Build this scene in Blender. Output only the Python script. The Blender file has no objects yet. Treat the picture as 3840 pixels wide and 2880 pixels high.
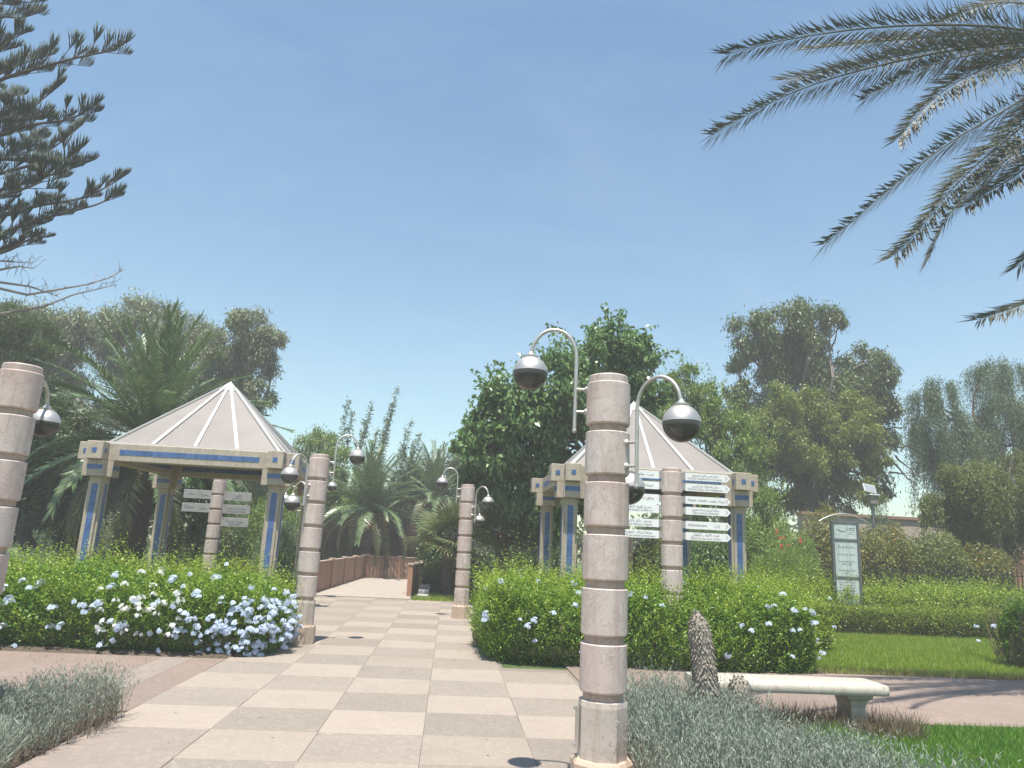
import bpy, math, random
import numpy as np
from mathutils import Vector, Matrix
rng = np.random.default_rng(7)
random.seed(7)
scn = bpy.context.scene
COL = scn.collection
PI = math.pi

# ------------------------------------------------------------------ camera
FPX, PITCH, ROLL, YAW, CAMH = 2693.7, 0.2182, 0.04865, 0.07417, 1.6
fw = np.array([math.sin(YAW)*math.cos(PITCH), math.cos(YAW)*math.cos(PITCH), math.sin(PITCH)])
rt = np.array([math.cos(YAW), -math.sin(YAW), 0.0])
up = np.cross(rt, fw)
rt2 = rt*math.cos(ROLL) + up*math.sin(ROLL)
up2 = -rt*math.sin(ROLL) + up*math.cos(ROLL)
cam_d = bpy.data.cameras.new('camera')
cam_d.sensor_fit = 'HORIZONTAL'
cam_d.sensor_width = 36.0
cam_d.lens = FPX/3840*36.0
cam_d.clip_start = 0.05
cam_d.clip_end = 2000
cam = bpy.data.objects.new('camera', cam_d)
COL.objects.link(cam)
cam.matrix_world = Matrix(((rt2[0], up2[0], -fw[0], 0), (rt2[1], up2[1], -fw[1], 0), (rt2[2], up2[2], -fw[2], CAMH), (0, 0, 0, 1)))
scn.camera = cam

def ray(x, y):                       # photo position on a 2212 px wide copy -> direction
    s = 3840/2212
    return (x*s-1920)*rt2 - (y*s-1440)*up2 + FPX*fw
def P(x, y, Y):                      # ... at distance Y along the path
    d = ray(x, y); t = Y/d[1]
    return np.array([d[0]*t, Y, d[2]*t+CAMH])
def G(x, y, z=0.0):                  # ... on the ground
    d = ray(x, y); t = (z-CAMH)/d[2]
    return np.array([d[0]*t, d[1]*t, z])
def M(px, Y): return px*3840/2212/FPX*Y   # size in metres of px at distance Y

# ------------------------------------------------------------------ sky, sun, exposure
SUN = Vector((-0.055, -0.255, 1.0)).normalized()
w = bpy.data.worlds.new('World'); scn.world = w; w.use_nodes = True
nt = w.node_tree
bg = nt.nodes['Background']
sky = nt.nodes.new('ShaderNodeTexSky'); sky.sky_type = 'NISHITA'; sky.sun_disc = False
sky.sun_elevation = math.asin(SUN.z)
sky.sun_rotation = math.atan2(SUN.x, SUN.y)
sky.altitude = 0; sky.air_density = 1.35; sky.dust_density = 0.2; sky.ozone_density = 0.0
tn = nt.nodes.new('ShaderNodeMix'); tn.data_type = 'RGBA'; tn.blend_type = 'MULTIPLY'; tn.inputs[0].default_value = 1.0; tn.inputs[7].default_value = (0.81, 0.985, 1.03, 1)
nt.links.new(sky.outputs[0], tn.inputs[6])
# faint high cloud veils
wc = nt.nodes.new('ShaderNodeTexCoord'); wm = nt.nodes.new('ShaderNodeMapping'); wm.inputs['Scale'].default_value = (1.0, 2.2, 3.0); wm.inputs['Rotation'].default_value = (0.2, 0.3, 0.5)
wn = nt.nodes.new('ShaderNodeTexNoise'); wn.inputs['Scale'].default_value = 2.6; wn.inputs['Detail'].default_value = 7; wn.inputs['Roughness'].default_value = 0.62; wn.inputs['Distortion'].default_value = 0.6
wr = nt.nodes.new('ShaderNodeValToRGB'); wr.color_ramp.elements[0].position = 0.47; wr.color_ramp.elements[0].color = (0, 0, 0, 1); wr.color_ramp.elements[1].position = 0.8; wr.color_ramp.elements[1].color = (0.07, 0.07, 0.07, 1)
wx = nt.nodes.new('ShaderNodeMix'); wx.data_type = 'RGBA'; wx.inputs[7].default_value = (6.5, 7.0, 7.4, 1)
nt.links.new(wc.outputs['Generated'], wm.inputs[0]); nt.links.new(wm.outputs[0], wn.inputs['Vector']); nt.links.new(wn.outputs['Fac'], wr.inputs[0])
nt.links.new(wr.outputs[0], wx.inputs[0]); nt.links.new(tn.outputs[2], wx.inputs[6]); nt.links.new(wx.outputs[2], bg.inputs[0]); bg.inputs[1].default_value = 0.060
sd = bpy.data.lights.new('sun', 'SUN'); sd.energy = 3.2; sd.angle = math.radians(0.53); sd.color = (1.0, 0.955, 0.88)
so = bpy.data.objects.new('sun', sd); COL.objects.link(so)
so.rotation_euler = SUN.to_track_quat('Z', 'Y').to_euler(); so.location = (0, 0, 30)
vs = scn.view_settings
vs.view_transform = 'Standard'; vs.look = 'None'; vs.gamma = 1.0; vs.exposure = 1.42; vs.use_curve_mapping = False
scn.cycles.use_denoising = True
scn.cycles.max_bounces = 7; scn.cycles.diffuse_bounces = 3; scn.cycles.transparent_max_bounces = 10
scn.cycles.sample_clamp_indirect = 6.0

# ------------------------------------------------------------------ materials
MATS = {}
def nodes(name):
    m = bpy.data.materials.new(name); m.use_nodes = True
    t = m.node_tree; MATS[name] = m
    b = t.nodes['Principled BSDF']
    return m, t, b
def N(t, kind, **kw):
    n = t.nodes.new(kind)
    for k, v in kw.items():
        if isinstance(k, str) and hasattr(n, k): setattr(n, k, v)
        else: n.inputs[k].default_value = v
    return n
def rgba(c): return (c[0], c[1], c[2], 1.0)
def ramp(t, fac, stops):
    r = t.nodes.new('ShaderNodeValToRGB')
    e = r.color_ramp.elements
    while len(e) < len(stops): e.new(0.5)
    for i, (p, c) in enumerate(stops):
        e[i].position = p; e[i].color = rgba(c) if len(c) == 3 else c
    t.links.new(fac, r.inputs[0]); return r.outputs[0]
def noise(t, vec, scale, detail=4, rough=0.55, dist=0.0):
    n = t.nodes.new('ShaderNodeTexNoise')
    n.inputs['Scale'].default_value = scale; n.inputs['Detail'].default_value = detail
    n.inputs['Roughness'].default_value = rough; n.inputs['Distortion'].default_value = dist
    if vec is not None: t.links.new(vec, n.inputs['Vector'])
    return n.outputs['Fac']
def mixc(t, fac, a, b, mode='MIX'):
    n = t.nodes.new('ShaderNodeMix'); n.data_type = 'RGBA'; n.blend_type = mode
    for sock, v in ((n.inputs[0], fac), (n.inputs[6], a), (n.inputs[7], b)):
        if hasattr(v, 'is_output'): t.links.new(v, sock)
        elif isinstance(v, (int, float)): sock.default_value = v
        else: sock.default_value = rgba(v)
    return n.outputs[2]
def bump(t, b, h, strength=0.3, dist=0.01):
    n = t.nodes.new('ShaderNodeBump'); n.inputs['Strength'].default_value = strength; n.inputs['Distance'].default_value = dist
    t.links.new(h, n.inputs['Height']); t.links.new(n.outputs[0], b.inputs['Normal'])
def texco(t, out='Object', scale=None):
    c = t.nodes.new('ShaderNodeTexCoord').outputs[out]
    if scale:
        m = t.nodes.new('ShaderNodeMapping'); m.inputs['Scale'].default_value = scale
        t.links.new(c, m.inputs[0]); return m.outputs[0]
    return c
def worldpos(t, scale=None):
    c = t.nodes.new('ShaderNodeNewGeometry').outputs['Position']
    if scale:
        m = t.nodes.new('ShaderNodeMapping'); m.inputs['Scale'].default_value = scale
        t.links.new(c, m.inputs[0]); return m.outputs[0]
    return c
def objrand(t): return t.nodes.new('ShaderNodeObjectInfo').outputs['Random']

def plain(name, col, rough=0.6, metal=0.0, var=0.0, scale=8, bmp=0.0, spec=0.5):
    m, t, b = nodes(name)
    b.inputs['Roughness'].default_value = rough; b.inputs['Metallic'].default_value = metal
    b.inputs['Specular IOR Level'].default_value = spec
    b.inputs['Base Color'].default_value = rgba(col)
    if var > 0:
        f = noise(t, worldpos(t), scale, 5, 0.6)
        lo = [c*(1-var) for c in col]; hi = [min(1, c*(1+var)) for c in col]
        t.links.new(ramp(t, f, [(0.3, lo), (0.7, hi)]), b.inputs['Base Color'])
        if bmp: bump(t, b, f, bmp)
    return m
KS = 0.95
def stone(name, col, stain, warm, streak=True, rough=0.55, bmp=0.15):
    col, stain, warm = [[c*KS for c in q] for q in (col, stain, warm)]
    m, t, b = nodes(name)
    wp = worldpos(t)
    base = mixc(t, objrand(t), [c*0.93 for c in col], warm)
    f1 = noise(t, wp, 5.0, 6, 0.6, 0.6)
    base = mixc(t, ramp(t, f1, [(0.45, (0, 0, 0)), (0.75, (0.7, 0.7, 0.7))]), base, [c*1.12 for c in col])
    st = noise(t, worldpos(t, (9, 9, 0.9)), 2.2, 5, 0.65)
    base = mixc(t, ramp(t, st, [(0.50, (0, 0, 0)), (0.72, (0.85, 0.85, 0.85))]), base, stain)
    ve = noise(t, wp, 3.1, 7, 0.7, 2.2)
    base = mixc(t, ramp(t, ve, [(0.485, (0, 0, 0)), (0.5, (0.55, 0.55, 0.55)), (0.515, (0, 0, 0))]), base, [c*0.55 for c in stain])
    bl = noise(t, wp, 13, 4, 0.6)
    base = mixc(t, ramp(t, bl, [(0.63, (0, 0, 0)), (0.73, (0.65, 0.65, 0.65))]), base, [c*0.6 for c in stain])
    t.links.new(base, b.inputs['Base Color']); b.inputs['Roughness'].default_value = rough
    bump(t, b, noise(t, wp, 60, 5, 0.7), bmp, 0.01)
    return m
stone('marble_pink', (0.64, 0.55, 0.505), (0.44, 0.33, 0.285), (0.55, 0.41, 0.36))
stone('marble_neck', (0.50, 0.37, 0.31), (0.36, 0.25, 0.20), (0.46, 0.33, 0.27))
stone('marble_base', (0.56, 0.48, 0.42), (0.42, 0.33, 0.26), (0.55, 0.44, 0.37))
stone('plinth_stone', (0.55, 0.44, 0.345), (0.45, 0.31, 0.22), (0.53, 0.40, 0.30))
stone('sandstone', (0.50, 0.425, 0.335), (0.34, 0.27, 0.20), (0.49, 0.41, 0.315), rough=0.8, bmp=0.3)
stone('bench_stone', (0.50, 0.46, 0.385), (0.37, 0.32, 0.25), (0.50, 0.45, 0.37))
stone('step_stone', (0.50, 0.48, 0.46), (0.36, 0.33, 0.3), (0.52, 0.48, 0.45))

def tile_mat():
    m, t, b = nodes('blue_tile')
    g = t.nodes.new('ShaderNodeNewGeometry')
    c = ramp(t, g.outputs['Random Per Island'], [(0.0, (0.035, 0.095, 0.25)), (0.5, (0.05, 0.125, 0.31)), (1.0, (0.075, 0.155, 0.35))])
    f = noise(t, worldpos(t), 30, 4)
    c = mixc(t, ramp(t, f, [(0.5, (0, 0, 0)), (0.8, (0.6, 0.6, 0.6))]), c, (0.17, 0.19, 0.27))
    t.links.new(c, b.inputs['Base Color']); b.inputs['Roughness'].default_value = 0.35
tile_mat()
plain('roof_panel', (0.205, 0.178, 0.162), 0.55, 0, 0.12, 1.7)
plain('rib_white', (0.50, 0.485, 0.46), 0.4, 0, 0.05, 6)
plain('steel', (0.55, 0.515, 0.48), 0.48, 0.75, 0.12, 14)
plain('steel_dark', (0.20, 0.21, 0.22), 0.45, 0.7, 0.1, 10)
plain('sign_white', (0.80, 0.80, 0.78), 0.45, 0, 0.05, 6)
plain('sign_grey', (0.33, 0.32, 0.31), 0.5, 0, 0.12, 5)
plain('sign_text', (0.085, 0.085, 0.09), 0.5)
plain('sign_arrow', (0.25, 0.14, 0.14), 0.5)
plain('totem_frame', (0.12, 0.14, 0.137), 0.5, 0.2, 0.15, 8)
def totem_panel():
    m, t, b = nodes('totem_panel')
    st = noise(t, worldpos(t, (22, 22, 0.6)), 1.0, 4, 0.6)
    c = ramp(t, st, [(0.42, (0.60, 0.65, 0.63)), (0.62, (0.44, 0.50, 0.49))])
    t.links.new(c, b.inputs['Base Color']); b.inputs['Roughness'].default_value = 0.3
totem_panel()
plain('iron', (0.03, 0.03, 0.03), 0.6, 0.3)
plain('solar_cell', (0.32, 0.34, 0.36), 0.25, 0.1)
plain('lamp_core', (0.34, 0.28, 0.26), 0.6)
plain('white_plastic', (0.6, 0.6, 0.58), 0.5)
def smoked():
    m, t, b = nodes('smoked_glass')
    t.nodes.remove(b)
    o = [n for n in t.nodes if n.type == 'OUTPUT_MATERIAL'][0]
    tr = N(t, 'ShaderNodeBsdfTransparent'); tr.inputs[0].default_value = (0.40, 0.39, 0.42, 1)
    gl = N(t, 'ShaderNodeBsdfGlossy'); gl.inputs[0].default_value = (0.9, 0.9, 0.9, 1); gl.inputs['Roughness'].default_value = 0.12
    df = N(t, 'ShaderNodeBsdfDiffuse'); df.inputs[0].default_value = (0.16, 0.15, 0.15, 1)
    fr = N(t, 'ShaderNodeFresnel'); fr.inputs[0].default_value = 1.5
    m1 = N(t, 'ShaderNodeMixShader'); m1.inputs[0].default_value = 0.42
    t.links.new(tr.outputs[0], m1.inputs[1]); t.links.new(df.outputs[0], m1.inputs[2])
    m2 = N(t, 'ShaderNodeMixShader')
    t.links.new(fr.outputs[0], m2.inputs[0]); t.links.new(m1.outputs[0], m2.inputs[1]); t.links.new(gl.outputs[0], m2.inputs[2])
    t.links.new(m2.outputs[0], o.inputs[0])
smoked()

def paving(name, c1, c2, c3, sc, dirt=0.4):
    c1, c2, c3 = [[c*0.535 for c in q] for q in (c1, c2, c3)]
    m, t, b = nodes(name)
    wp = worldpos(t)
    f = noise(t, wp, sc, 3, 0.7)
    col = ramp(t, f, [(0.32, c1), (0.5, c2), (0.68, c3)])
    v = t.nodes.new('ShaderNodeTexVoronoi'); v.inputs['Scale'].default_value = sc*0.55
    t.links.new(wp, v.inputs['Vector'])
    col = mixc(t, ramp(t, v.outputs['Color'], [(0.55, (0, 0, 0)), (0.95, (0.55, 0.55, 0.55))]), col, [min(1, c*1.25) for c in c3])
    big = noise(t, wp, 0.9, 5, 0.6)
    col = mixc(t, ramp(t, big, [(0.42, (0, 0, 0)), (0.7, (dirt, dirt, dirt))]), col, [c*0.78 for c in c2])
    st = noise(t, wp, 2.6, 7, 0.68, 0.5)
    col = mixc(t, ramp(t, st, [(0.53, (0, 0, 0)), (0.72, (0.5, 0.5, 0.5))]), col, [c*0.7 for c in c2])
    col = mixc(t, 0.24, col, mixc(t, objrand(t), [c*0.6 for c in c2], [min(1, c*1.3) for c in c2]))
    t.links.new(col, b.inputs['Base Color']); b.inputs['Roughness'].default_value = 0.85
    bump(t, b, f, 0.35, 0.006)
paving('slab_light', (0.47, 0.385, 0.31), (0.58, 0.475, 0.385), (0.63, 0.525, 0.43), 90, 0.3)
paving('slab_dark', (0.33, 0.27, 0.215), (0.465, 0.39, 0.32), (0.535, 0.455, 0.38), 55, 0.35)
paving('pink_concrete', (0.37, 0.27, 0.215), (0.43, 0.32, 0.26), (0.48, 0.365, 0.30), 28, 0.5)
paving('pink_light', (0.42, 0.33, 0.275), (0.47, 0.38, 0.32), (0.52, 0.425, 0.36), 40, 0.4)
paving('mortar', (0.33, 0.27, 0.215), (0.40, 0.33, 0.27), (0.44, 0.37, 0.3), 60, 0.4)
paving('soil', (0.085, 0.06, 0.04), (0.15, 0.11, 0.075), (0.21, 0.16, 0.11), 25, 0.6)
paving('deck_board', (0.62, 0.51, 0.42), (0.70, 0.59, 0.49), (0.76, 0.645, 0.54), 30, 0.2)

def ground_mat():
    m, t, b = nodes('ground_green')
    wp = worldpos(t)
    f = noise(t, wp, 0.5, 6, 0.65); g = noise(t, wp, 14, 4, 0.7)
    c = ramp(t, f, [(0.35, (0.055, 0.085, 0.022)), (0.55, (0.09, 0.135, 0.03)), (0.72, (0.15, 0.125, 0.06))])
    c = mixc(t, ramp(t, g, [(0.35, (0.5, 0.5, 0.5)), (0.65, (0, 0, 0))]), c, (0.035, 0.05, 0.015))
    t.links.new(c, b.inputs['Base Color']); b.inputs['Roughness'].default_value = 0.9
    bump(t, b, g, 0.8, 0.05)
ground_mat()

def wood(name, c1, c2, stretch=(6, 6, 0.6)):
    m, t, b = nodes(name)
    f = noise(t, worldpos(t, stretch), 6, 5, 0.65)
    c = ramp(t, f, [(0.3, c1), (0.7, c2)])
    c = mixc(t, 0.35, c, mixc(t, objrand(t), c1, c2))
    t.links.new(c, b.inputs['Base Color']); b.inputs['Roughness'].default_value = 0.75
    bump(t, b, f, 0.2)
wood('fence_wood', (0.25, 0.14, 0.09), (0.40, 0.24, 0.165))
wood('post_wood', (0.28, 0.14, 0.08), (0.40, 0.215, 0.13))
wood('cap_wood', (0.42, 0.31, 0.24), (0.52, 0.40, 0.32))
wood('reed_screen', (0.035, 0.022, 0.017), (0.085, 0.05, 0.036), (30, 30, 0.8))
wood('bark_brown', (0.09, 0.06, 0.042), (0.20, 0.145, 0.10), (4, 4, 1))
wood('bark_grey', (0.13, 0.11, 0.09), (0.27, 0.235, 0.20), (4, 4, 1))
wood('bark_dark', (0.028, 0.021, 0.017), (0.07, 0.052, 0.04), (4, 4, 1))
wood('palm_bark', (0.06, 0.042, 0.03), (0.16, 0.11, 0.075), (5, 5, 8))
wood('dead_wood', (0.20, 0.16, 0.15), (0.33, 0.27, 0.25), (4, 4, 4))
wood('cactus_skin', (0.20, 0.172, 0.138), (0.31, 0.272, 0.22), (18, 18, 12))
wood('fruit_stalk', (0.42, 0.17, 0.02), (0.55, 0.27, 0.04), (8, 8, 2))
plain('wall_pink', (0.52, 0.42, 0.34), 0.85, 0, 0.1, 2)
plain('wall_terracotta', (0.40, 0.20, 0.11), 0.85, 0, 0.12, 2)
plain('wall_coping', (0.34, 0.21, 0.15), 0.8, 0, 0.1, 3)
plain('door_brown', (0.30, 0.15, 0.085), 0.6, 0, 0.1, 3)
plain('wall_white', (0.6, 0.57, 0.52), 0.8, 0, 0.05, 3)

LEAFK = 1.45
def leaf(name, c1, c2, c3=None, trans=0.3, rough=0.45, clump=1.5, spec=0.45, tcol=None, k=1.0):
    m, t, b = nodes(name)
    o = [n for n in t.nodes if n.type == 'OUTPUT_MATERIAL'][0]
    g = t.nodes.new('ShaderNodeNewGeometry')
    c1, c2, c3 = [[min(0.8, c*LEAFK*k) for c in q] for q in (c1, c2, c3 or c2)]
    stops = [(0.0, c1), (0.8, c2), (1.0, c3)]
    c = ramp(t, g.outputs['Random Per Island'], stops)
    f = noise(t, g.outputs['Position'], clump, 3, 0.6)
    c = mixc(t, ramp(t, f, [(0.35, (0, 0, 0)), (0.65, (0.55, 0.55, 0.55))]), c, c2)
    t.links.new(c, b.inputs['Base Color']); b.inputs['Roughness'].default_value = rough
    b.inputs['Specular IOR Level'].default_value = spec
    tr = N(t, 'ShaderNodeBsdfTranslucent')
    if tcol: t.links.new(mixc(t, 0.5, c, tcol), tr.inputs[0])
    else: t.links.new(c, tr.inputs[0])
    mx = N(t, 'ShaderNodeMixShader'); mx.inputs[0].default_value = trans
    t.links.new(b.outputs[0], mx.inputs[1]); t.links.new(tr.outputs[0], mx.inputs[2])
    t.links.new(mx.outputs[0], o.inputs[0])
leaf('leaf_hedge', (0.045, 0.10, 0.014), (0.105, 0.19, 0.024), (0.18, 0.25, 0.035), 0.34, 0.4, 1.8, tcol=(0.17, 0.30, 0.02), k=1.35)
leaf('leaf_hedge_yellow', (0.085, 0.14, 0.016), (0.165, 0.22, 0.024), (0.26, 0.28, 0.035), 0.34, 0.4, 1.8, tcol=(0.22, 0.32, 0.02), k=1.35)
leaf('leaf_trim', (0.06, 0.095, 0.013), (0.145, 0.19, 0.02), (0.24, 0.25, 0.03), 0.3, 0.4, 2.5, k=1.15)
leaf('leaf_grass', (0.10, 0.155, 0.018), (0.17, 0.225, 0.028), (0.30, 0.28, 0.07), 0.4, 0.5, 1.0, tcol=(0.2, 0.34, 0.02), k=1.35)
leaf('leaf_grass_dark', (0.05, 0.12, 0.012), (0.09, 0.20, 0.018), (0.2, 0.22, 0.05), 0.4, 0.5, 2.0, k=1.05)
leaf('leaf_dry', (0.22, 0.16, 0.08), (0.33, 0.26, 0.13), (0.16, 0.19, 0.05), 0.3, 0.7, 2.0, k=0.7)
leaf('leaf_dead', (0.10, 0.075, 0.05), (0.17, 0.135, 0.085), (0.24, 0.2, 0.13), 0.15, 0.8, 2.0, 0.2, k=0.8)
leaf('leaf_lavender', (0.15, 0.185, 0.145), (0.255, 0.29, 0.23), (0.36, 0.375, 0.30), 0.22, 0.7, 3.0, 0.2, k=0.86)
leaf('stem_lavender', (0.15, 0.12, 0.095), (0.24, 0.19, 0.15), (0.32, 0.27, 0.22), 0.1, 0.8, 3.0, 0.2, k=0.75)
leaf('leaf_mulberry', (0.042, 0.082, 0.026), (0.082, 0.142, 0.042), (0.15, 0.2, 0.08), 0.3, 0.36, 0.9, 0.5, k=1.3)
leaf('leaf_light', (0.075, 0.125, 0.025), (0.14, 0.2, 0.04), (0.2, 0.26, 0.06), 0.35, 0.42, 0.9, k=1.1)
leaf('leaf_eucalyptus', (0.065, 0.085, 0.042), (0.12, 0.14, 0.07), (0.21, 0.20, 0.11), 0.25, 0.45, 0.6, k=1.3)
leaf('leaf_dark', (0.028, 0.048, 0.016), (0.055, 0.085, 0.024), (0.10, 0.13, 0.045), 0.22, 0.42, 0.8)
leaf('leaf_olive', (0.045, 0.068, 0.02), (0.088, 0.122, 0.033), (0.15, 0.16, 0.055), 0.25, 0.45, 0.7, k=1)
leaf('leaf_newgrowth', (0.10, 0.14, 0.025), (0.17, 0.21, 0.035), (0.24, 0.25, 0.05), 0.35, 0.42, 0.7, k=0.95)
leaf('leaf_pepper', (0.05, 0.085, 0.036), (0.095, 0.14, 0.062), (0.15, 0.185, 0.09), 0.28, 0.5, 0.5, k=1)
leaf('leaf_pepper_olive', (0.065, 0.085, 0.02), (0.12, 0.145, 0.035), (0.19, 0.19, 0.055), 0.3, 0.5, 0.6)
leaf('leaf_bamboo', (0.06, 0.105, 0.055), (0.12, 0.165, 0.085), (0.2, 0.22, 0.13), 0.3, 0.5, 0.8)
leaf('leaf_palm', (0.05, 0.085, 0.032), (0.095, 0.14, 0.055), (0.17, 0.185, 0.09), 0.2, 0.35, 1.0, 0.6, k=1.1)
leaf('leaf_palm_grey', (0.095, 0.105, 0.07), (0.16, 0.165, 0.11), (0.26, 0.23, 0.15), 0.15, 0.5, 1.2, 0.3, k=0.46)
leaf('leaf_palm_dry', (0.24, 0.19, 0.11), (0.36, 0.29, 0.18), (0.42, 0.36, 0.25), 0.25, 0.6, 1.2)
leaf('leaf_palm_olive', (0.075, 0.095, 0.03), (0.14, 0.155, 0.05), (0.25, 0.22, 0.09), 0.2, 0.4, 1.2, 0.5, k=0.5)
leaf('leaf_fan', (0.06, 0.085, 0.03), (0.12, 0.14, 0.05), (0.24, 0.22, 0.11), 0.22, 0.4, 1.5, 0.5, k=0.9)
leaf('leaf_pine', (0.026, 0.042, 0.028), (0.045, 0.064, 0.042), (0.07, 0.08, 0.05), 0.08, 0.6, 0.8, 0.3, k=0.7)
leaf('petal_blue', (0.46, 0.54, 0.78), (0.55, 0.62, 0.82), (0.66, 0.71, 0.86), 0.35, 0.6, 3.0, 0.2, k=0.78)
leaf('petal_white', (0.68, 0.70, 0.66), (0.76, 0.77, 0.74), (0.80, 0.8, 0.78), 0.35, 0.6, 3.0, 0.2, k=0.72)
leaf('petal_red', (0.42, 0.03, 0.025), (0.55, 0.05, 0.03), (0.6, 0.1, 0.05), 0.3, 0.5, 3.0, 0.3, k=0.8)
leaf('petal_yellow', (0.6, 0.42, 0.02), (0.7, 0.5, 0.03), (0.7, 0.52, 0.05), 0.3, 0.5, 3.0, 0.3, k=0.8)
leaf('leaf_shrub', (0.05, 0.075, 0.018), (0.105, 0.135, 0.03), (0.2, 0.17, 0.05), 0.28, 0.45, 1.2, k=1.2)
leaf('leaf_flecked', (0.065, 0.08, 0.018), (0.125, 0.14, 0.03), (0.32, 0.17, 0.04), 0.28, 0.45, 1.5, k=1.2)

# ------------------------------------------------------------------ object helpers
def link(o, parent=None):
    COL.objects.link(o)
    if parent is not None: o.parent = parent
    return o
def tag(o, label, cat, group=None):
    o['label'] = label; o['category'] = cat
    if group: o['group'] = group
    return o
def thing(name, label, cat, loc=(0, 0, 0), rz=0.0, group=None):
    o = bpy.data.objects.new(name, None); o.empty_display_size = 0.2
    o.location = loc; o.rotation_euler = (0, 0, rz)
    link(o); return tag(o, label, cat, group)
def meshobj(name, me, parent=None, loc=None, rot=None, scale=None):
    o = bpy.data.objects.new(name, me); link(o, parent)
    if loc is not None: o.location = loc
    if rot is not None: o.rotation_euler = rot
    if scale is not None: o.scale = scale
    return o
class MB:
    def __init__(s): s.v = []; s.f = []
    def add(s, vs, fs):
        n = len(s.v); s.v += [tuple(map(float, p)) for p in vs]; s.f += [tuple(i+n for i in f) for f in fs]; return s
    def box(s, c, d, rz=0.0):
        x, y, z = d[0]/2, d[1]/2, d[2]/2
        pts = [(-x, -y, -z), (x, -y, -z), (x, y, -z), (-x, y, -z), (-x, -y, z), (x, -y, z), (x, y, z), (-x, y, z)]
        cs, sn = math.cos(rz), math.sin(rz)
        pts = [(c[0]+a*cs-b*sn, c[1]+a*sn+b*cs, c[2]+e) for a, b, e in pts]
        return s.add(pts, [(0, 3, 2, 1), (4, 5, 6, 7), (0, 1, 5, 4), (1, 2, 6, 5), (2, 3, 7, 6), (3, 0, 4, 7)])
    def bbox(s, c, d, bv=0.01):        # box with chamfered edges
        x, y, z = d[0]/2, d[1]/2, d[2]/2
        n = len(s.v); prof = [(-z, bv), (-z+bv, 0), (z-bv, 0), (z, bv)]
        vs = []
        for zz, k in prof:
            a, b = x-k, y-k
            vs += [(-a+bv, -b, zz), (a-bv, -b, zz), (a, -b+bv, zz), (a, b-bv, zz), (a-bv, b, zz), (-a+bv, b, zz), (-a, b-bv, zz), (-a, -b+bv, zz)]
        fs = [tuple(reversed(range(8))), tuple(range(24, 32))]
        for l in range(3):
            for i in range(8):
                j = (i+1) % 8; fs.append((l*8+i, l*8+j, l*8+8+j, l*8+8+i))
        return s.add([(p[0]+c[0], p[1]+c[1], p[2]+c[2]) for p in vs], fs)
    def lathe(s, prof, seg=32, c=(0, 0, 0), caps=True, rot0=0.0):
        vs = []
        for r, z in prof:
            for i in range(seg):
                a = rot0+2*PI*i/seg; vs.append((c[0]+r*math.cos(a), c[1]+r*math.sin(a), c[2]+z))
        fs = []
        for l in range(len(prof)-1):
            for i in range(seg):
                j = (i+1) % seg; fs.append((l*seg+i, l*seg+j, (l+1)*seg+j, (l+1)*seg+i))
        if caps:
            fs.append(tuple(reversed(range(seg)))); fs.append(tuple(range((len(prof)-1)*seg, len(prof)*seg)))
        return s.add(vs, fs)
    def tube(s, pts, rad, seg=8):
        pts = [np.array(p, float) for p in pts]; n = len(pts)
        rads = rad if hasattr(rad, '__len__') else [rad]*n
        vs = []; ref = np.array([0.31, 0.57, 0.76])
        for i, p in enumerate(pts):
            d = pts[min(i+1, n-1)]-pts[max(i-1, 0)]; d = d/(np.linalg.norm(d)+1e-9)
            if i == 0:
                a = np.cross(d, ref); a /= np.linalg.norm(a)+1e-9
            else:
                a = a-d*(a@d); a /= np.linalg.norm(a)+1e-9
            b = np.cross(d, a)
            for k in range(seg):
                t = 2*PI*k/seg; vs.append(p+rads[i]*(a*math.cos(t)+b*math.sin(t)))
        fs = []
        for l in range(n-1):
            for i in range(seg):
                j = (i+1) % seg; fs.append((l*seg+i, l*seg+j, (l+1)*seg+j, (l+1)*seg+i))
        fs.append(tuple(reversed(range(seg)))); fs.append(tuple(range((n-1)*seg, n*seg)))
        return s.add(vs, fs)
    def prism(s, poly, z0, z1):
        n = len(poly)
        vs = [(p[0], p[1], z0) for p in poly]+[(p[0], p[1], z1) for p in poly]
        fs = [tuple(reversed(range(n))), tuple(range(n, 2*n))]+[(i, (i+1) % n, n+(i+1) % n, n+i) for i in range(n)]
        return s.add(vs, fs)
    def mesh(s, name, mat, smooth=None):
        me = bpy.data.meshes.new(name); me.from_pydata(s.v, [], s.f); me.update()
        me.materials.append(MATS[mat])
        if smooth:
            me.polygons.foreach_set('use_smooth', [True]*len(me.polygons))
            me.set_sharp_from_angle(angle=math.radians(smooth))
        return me
    def build(s, name, mat, parent=None, smooth=None, **kw): return meshobj(name, s.mesh(name, mat, smooth), parent, **kw)
def npmesh(name, V, Q, mat):            # V: n x 3, Q: m x k indices
    me = bpy.data.meshes.new(name)
    V = np.ascontiguousarray(V, np.float32); Q = np.ascontiguousarray(Q, np.int32); k = Q.shape[1]
    me.vertices.add(len(V)); me.vertices.foreach_set('co', V.ravel())
    me.loops.add(Q.size); me.loops.foreach_set('vertex_index', Q.ravel())
    me.polygons.add(len(Q)); me.polygons.foreach_set('loop_start', np.arange(0, Q.size, k, dtype=np.int32))
    me.polygons.foreach_set('loop_total', np.full(len(Q), k, np.int32))
    me.update(calc_edges=True); me.materials.append(MATS[mat]); return me
def unit(a): return a/(np.linalg.norm(a, axis=-1, keepdims=True)+1e-9)
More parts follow.
